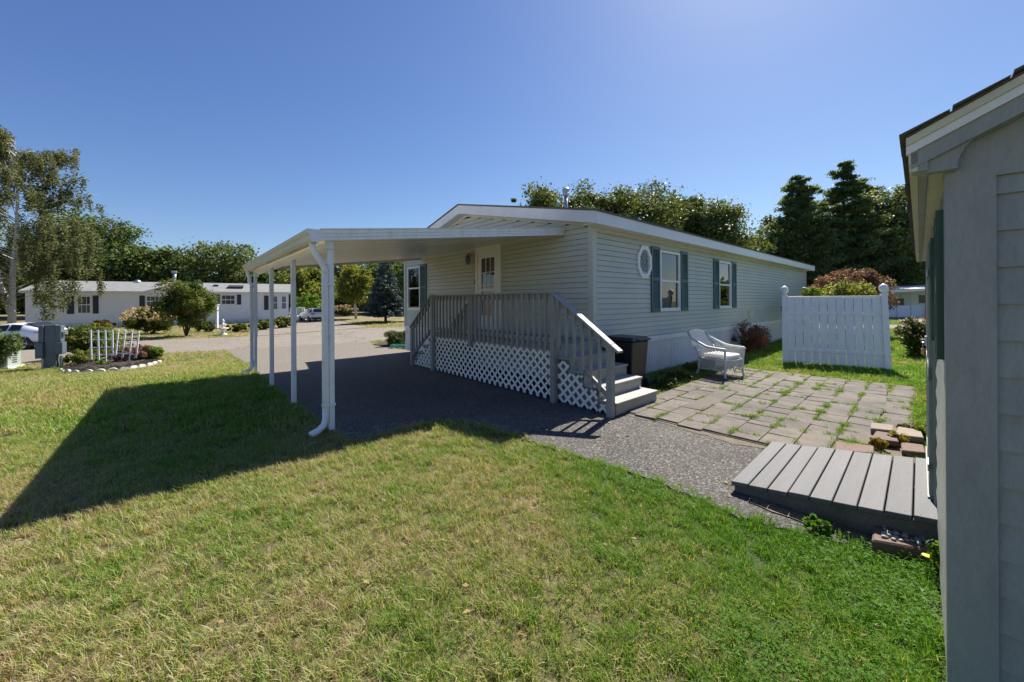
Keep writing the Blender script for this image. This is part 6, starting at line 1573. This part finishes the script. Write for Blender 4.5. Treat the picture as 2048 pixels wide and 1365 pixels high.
# straw-coloured weeds and clumps near the ramp
for i, (px, py, w_, h_, lf, lab) in enumerate(((1742, 1060, .22, .17, L_brt, 'leafy green weed at the near left corner of the pebble block'), (1757, 905, .16, .11, L_orange, 'orange-leaved weed between the red slab and the raised paver'), (1790, 893, .22, .13, L_orange, 'yellow-green weed mat in front of the raised paver'), (1820, 872, .26, .10, L_hyd, 'spreading weed between the two pale loose pavers'), (1893, 1170, .14, .20, L_brt, 'tall weed clump at the foot of the shed wall'), (1640, 1068, .22, .07, L_clover, 'low clover-like weed at the path edge below the ramp'), (1842, 880, .14, .12, L_brt, 'green weed at the shed foot behind the loose pavers'), (1430, 728, .0, .0, None, ''))):
    if lf is None: continue
    p = G(px, py); shrub(Vector((p.x, p.y, .03)), w_, h_, lab, lf, name='weed_plant', cat='weed', seed=200 + i, n=420, ls=.022, clumps=16, stems=4, cs=.45)
# plant strip by the skirting (between bin and chair), in shade
for i, (px, py, w_, h_, lf, lab) in enumerate(((1325, 775, .7, .17, L_box, 'dark low plant nearest the trash bin along the skirting'), (1355, 760, .8, .15, L_box, 'dark groundcover plant in the middle of the skirting bed'), (1392, 744, .7, .22, L_hyd, 'leafy plant behind the wicker armchair'))):
    p = G(px, py); shrub(Vector((p.x, p.y, .0)), w_, h_, lab, lf, name='border_plant', cat='plant', seed=220 + i, n=1500, ls=.026, clumps=30, stems=5, cs=.4)
# soil strip with pale stones
stp = [H(.8, -.06), H(5.6, -.06), H(5.6, -.55), PS(9.6, 3.03), PS(5.6, 3.03), H(.75, -.9)]
sheet('planting_strip', stp, .012, MATS['soil'], 1.0)
# dandelion
dp = G(1852, 1118, .10); dn = empty('dandelion', (dp.x, dp.y, 0), 0, 'single yellow dandelion flower in front of the pebble block', 'flower')
MB().tube([(0, 0, 0), (.005, 0, .11)], .002, 5).build('stem', M('stem green', (.1, .2, .04)), dn)
MB().lathe((.005, 0, .11), [(.004, 0), (.02, .006), (.021, .010), (.004, .014)], 12).build('flower_head', yellowf, dn)

# fallen leaves on lawn and paving
def leaflet(rs):
    V = []; F = []; rn = []
    V += [(-.5, 0, .0), (-.1, -.32, .06), (.5, 0, .02), (-.1, .32, .08)]; F.append((0, 1, 2, 3)); rn.append(rs.uniform(0, 1)); return np.array(V) * .045, np.array(F), np.array(rn)
L_dead = leaf_mat('dead leaves', (.16, .09, .04), (.34, .24, .12), .2)
dead = hidden_col('dead', [leaflet(rs) for _ in range(6)], L_dead)
n = 900; x = rs.uniform(-12, 7, n); y = rs.uniform(1.2, 12, n); f1 = inpoly(house_poly); f2 = inpoly(shed_poly); kk = (np.abs(x) < y * 1.5 + .5) & ~f1(x, y) & ~f2(x, y) & ~inpoly(ramp_poly)(x, y) & ~inpoly(patio_poly)(x, y)
Pl = np.stack([x[kk], y[kk], gzn(x[kk], y[kk]) + .03], 1); scatter('fallen_leaves', Pl, rs.uniform(.5, 1.2, len(Pl)), dead, 'small brown fallen leaves strewn over lawn and asphalt', 'leaves', seed=9)
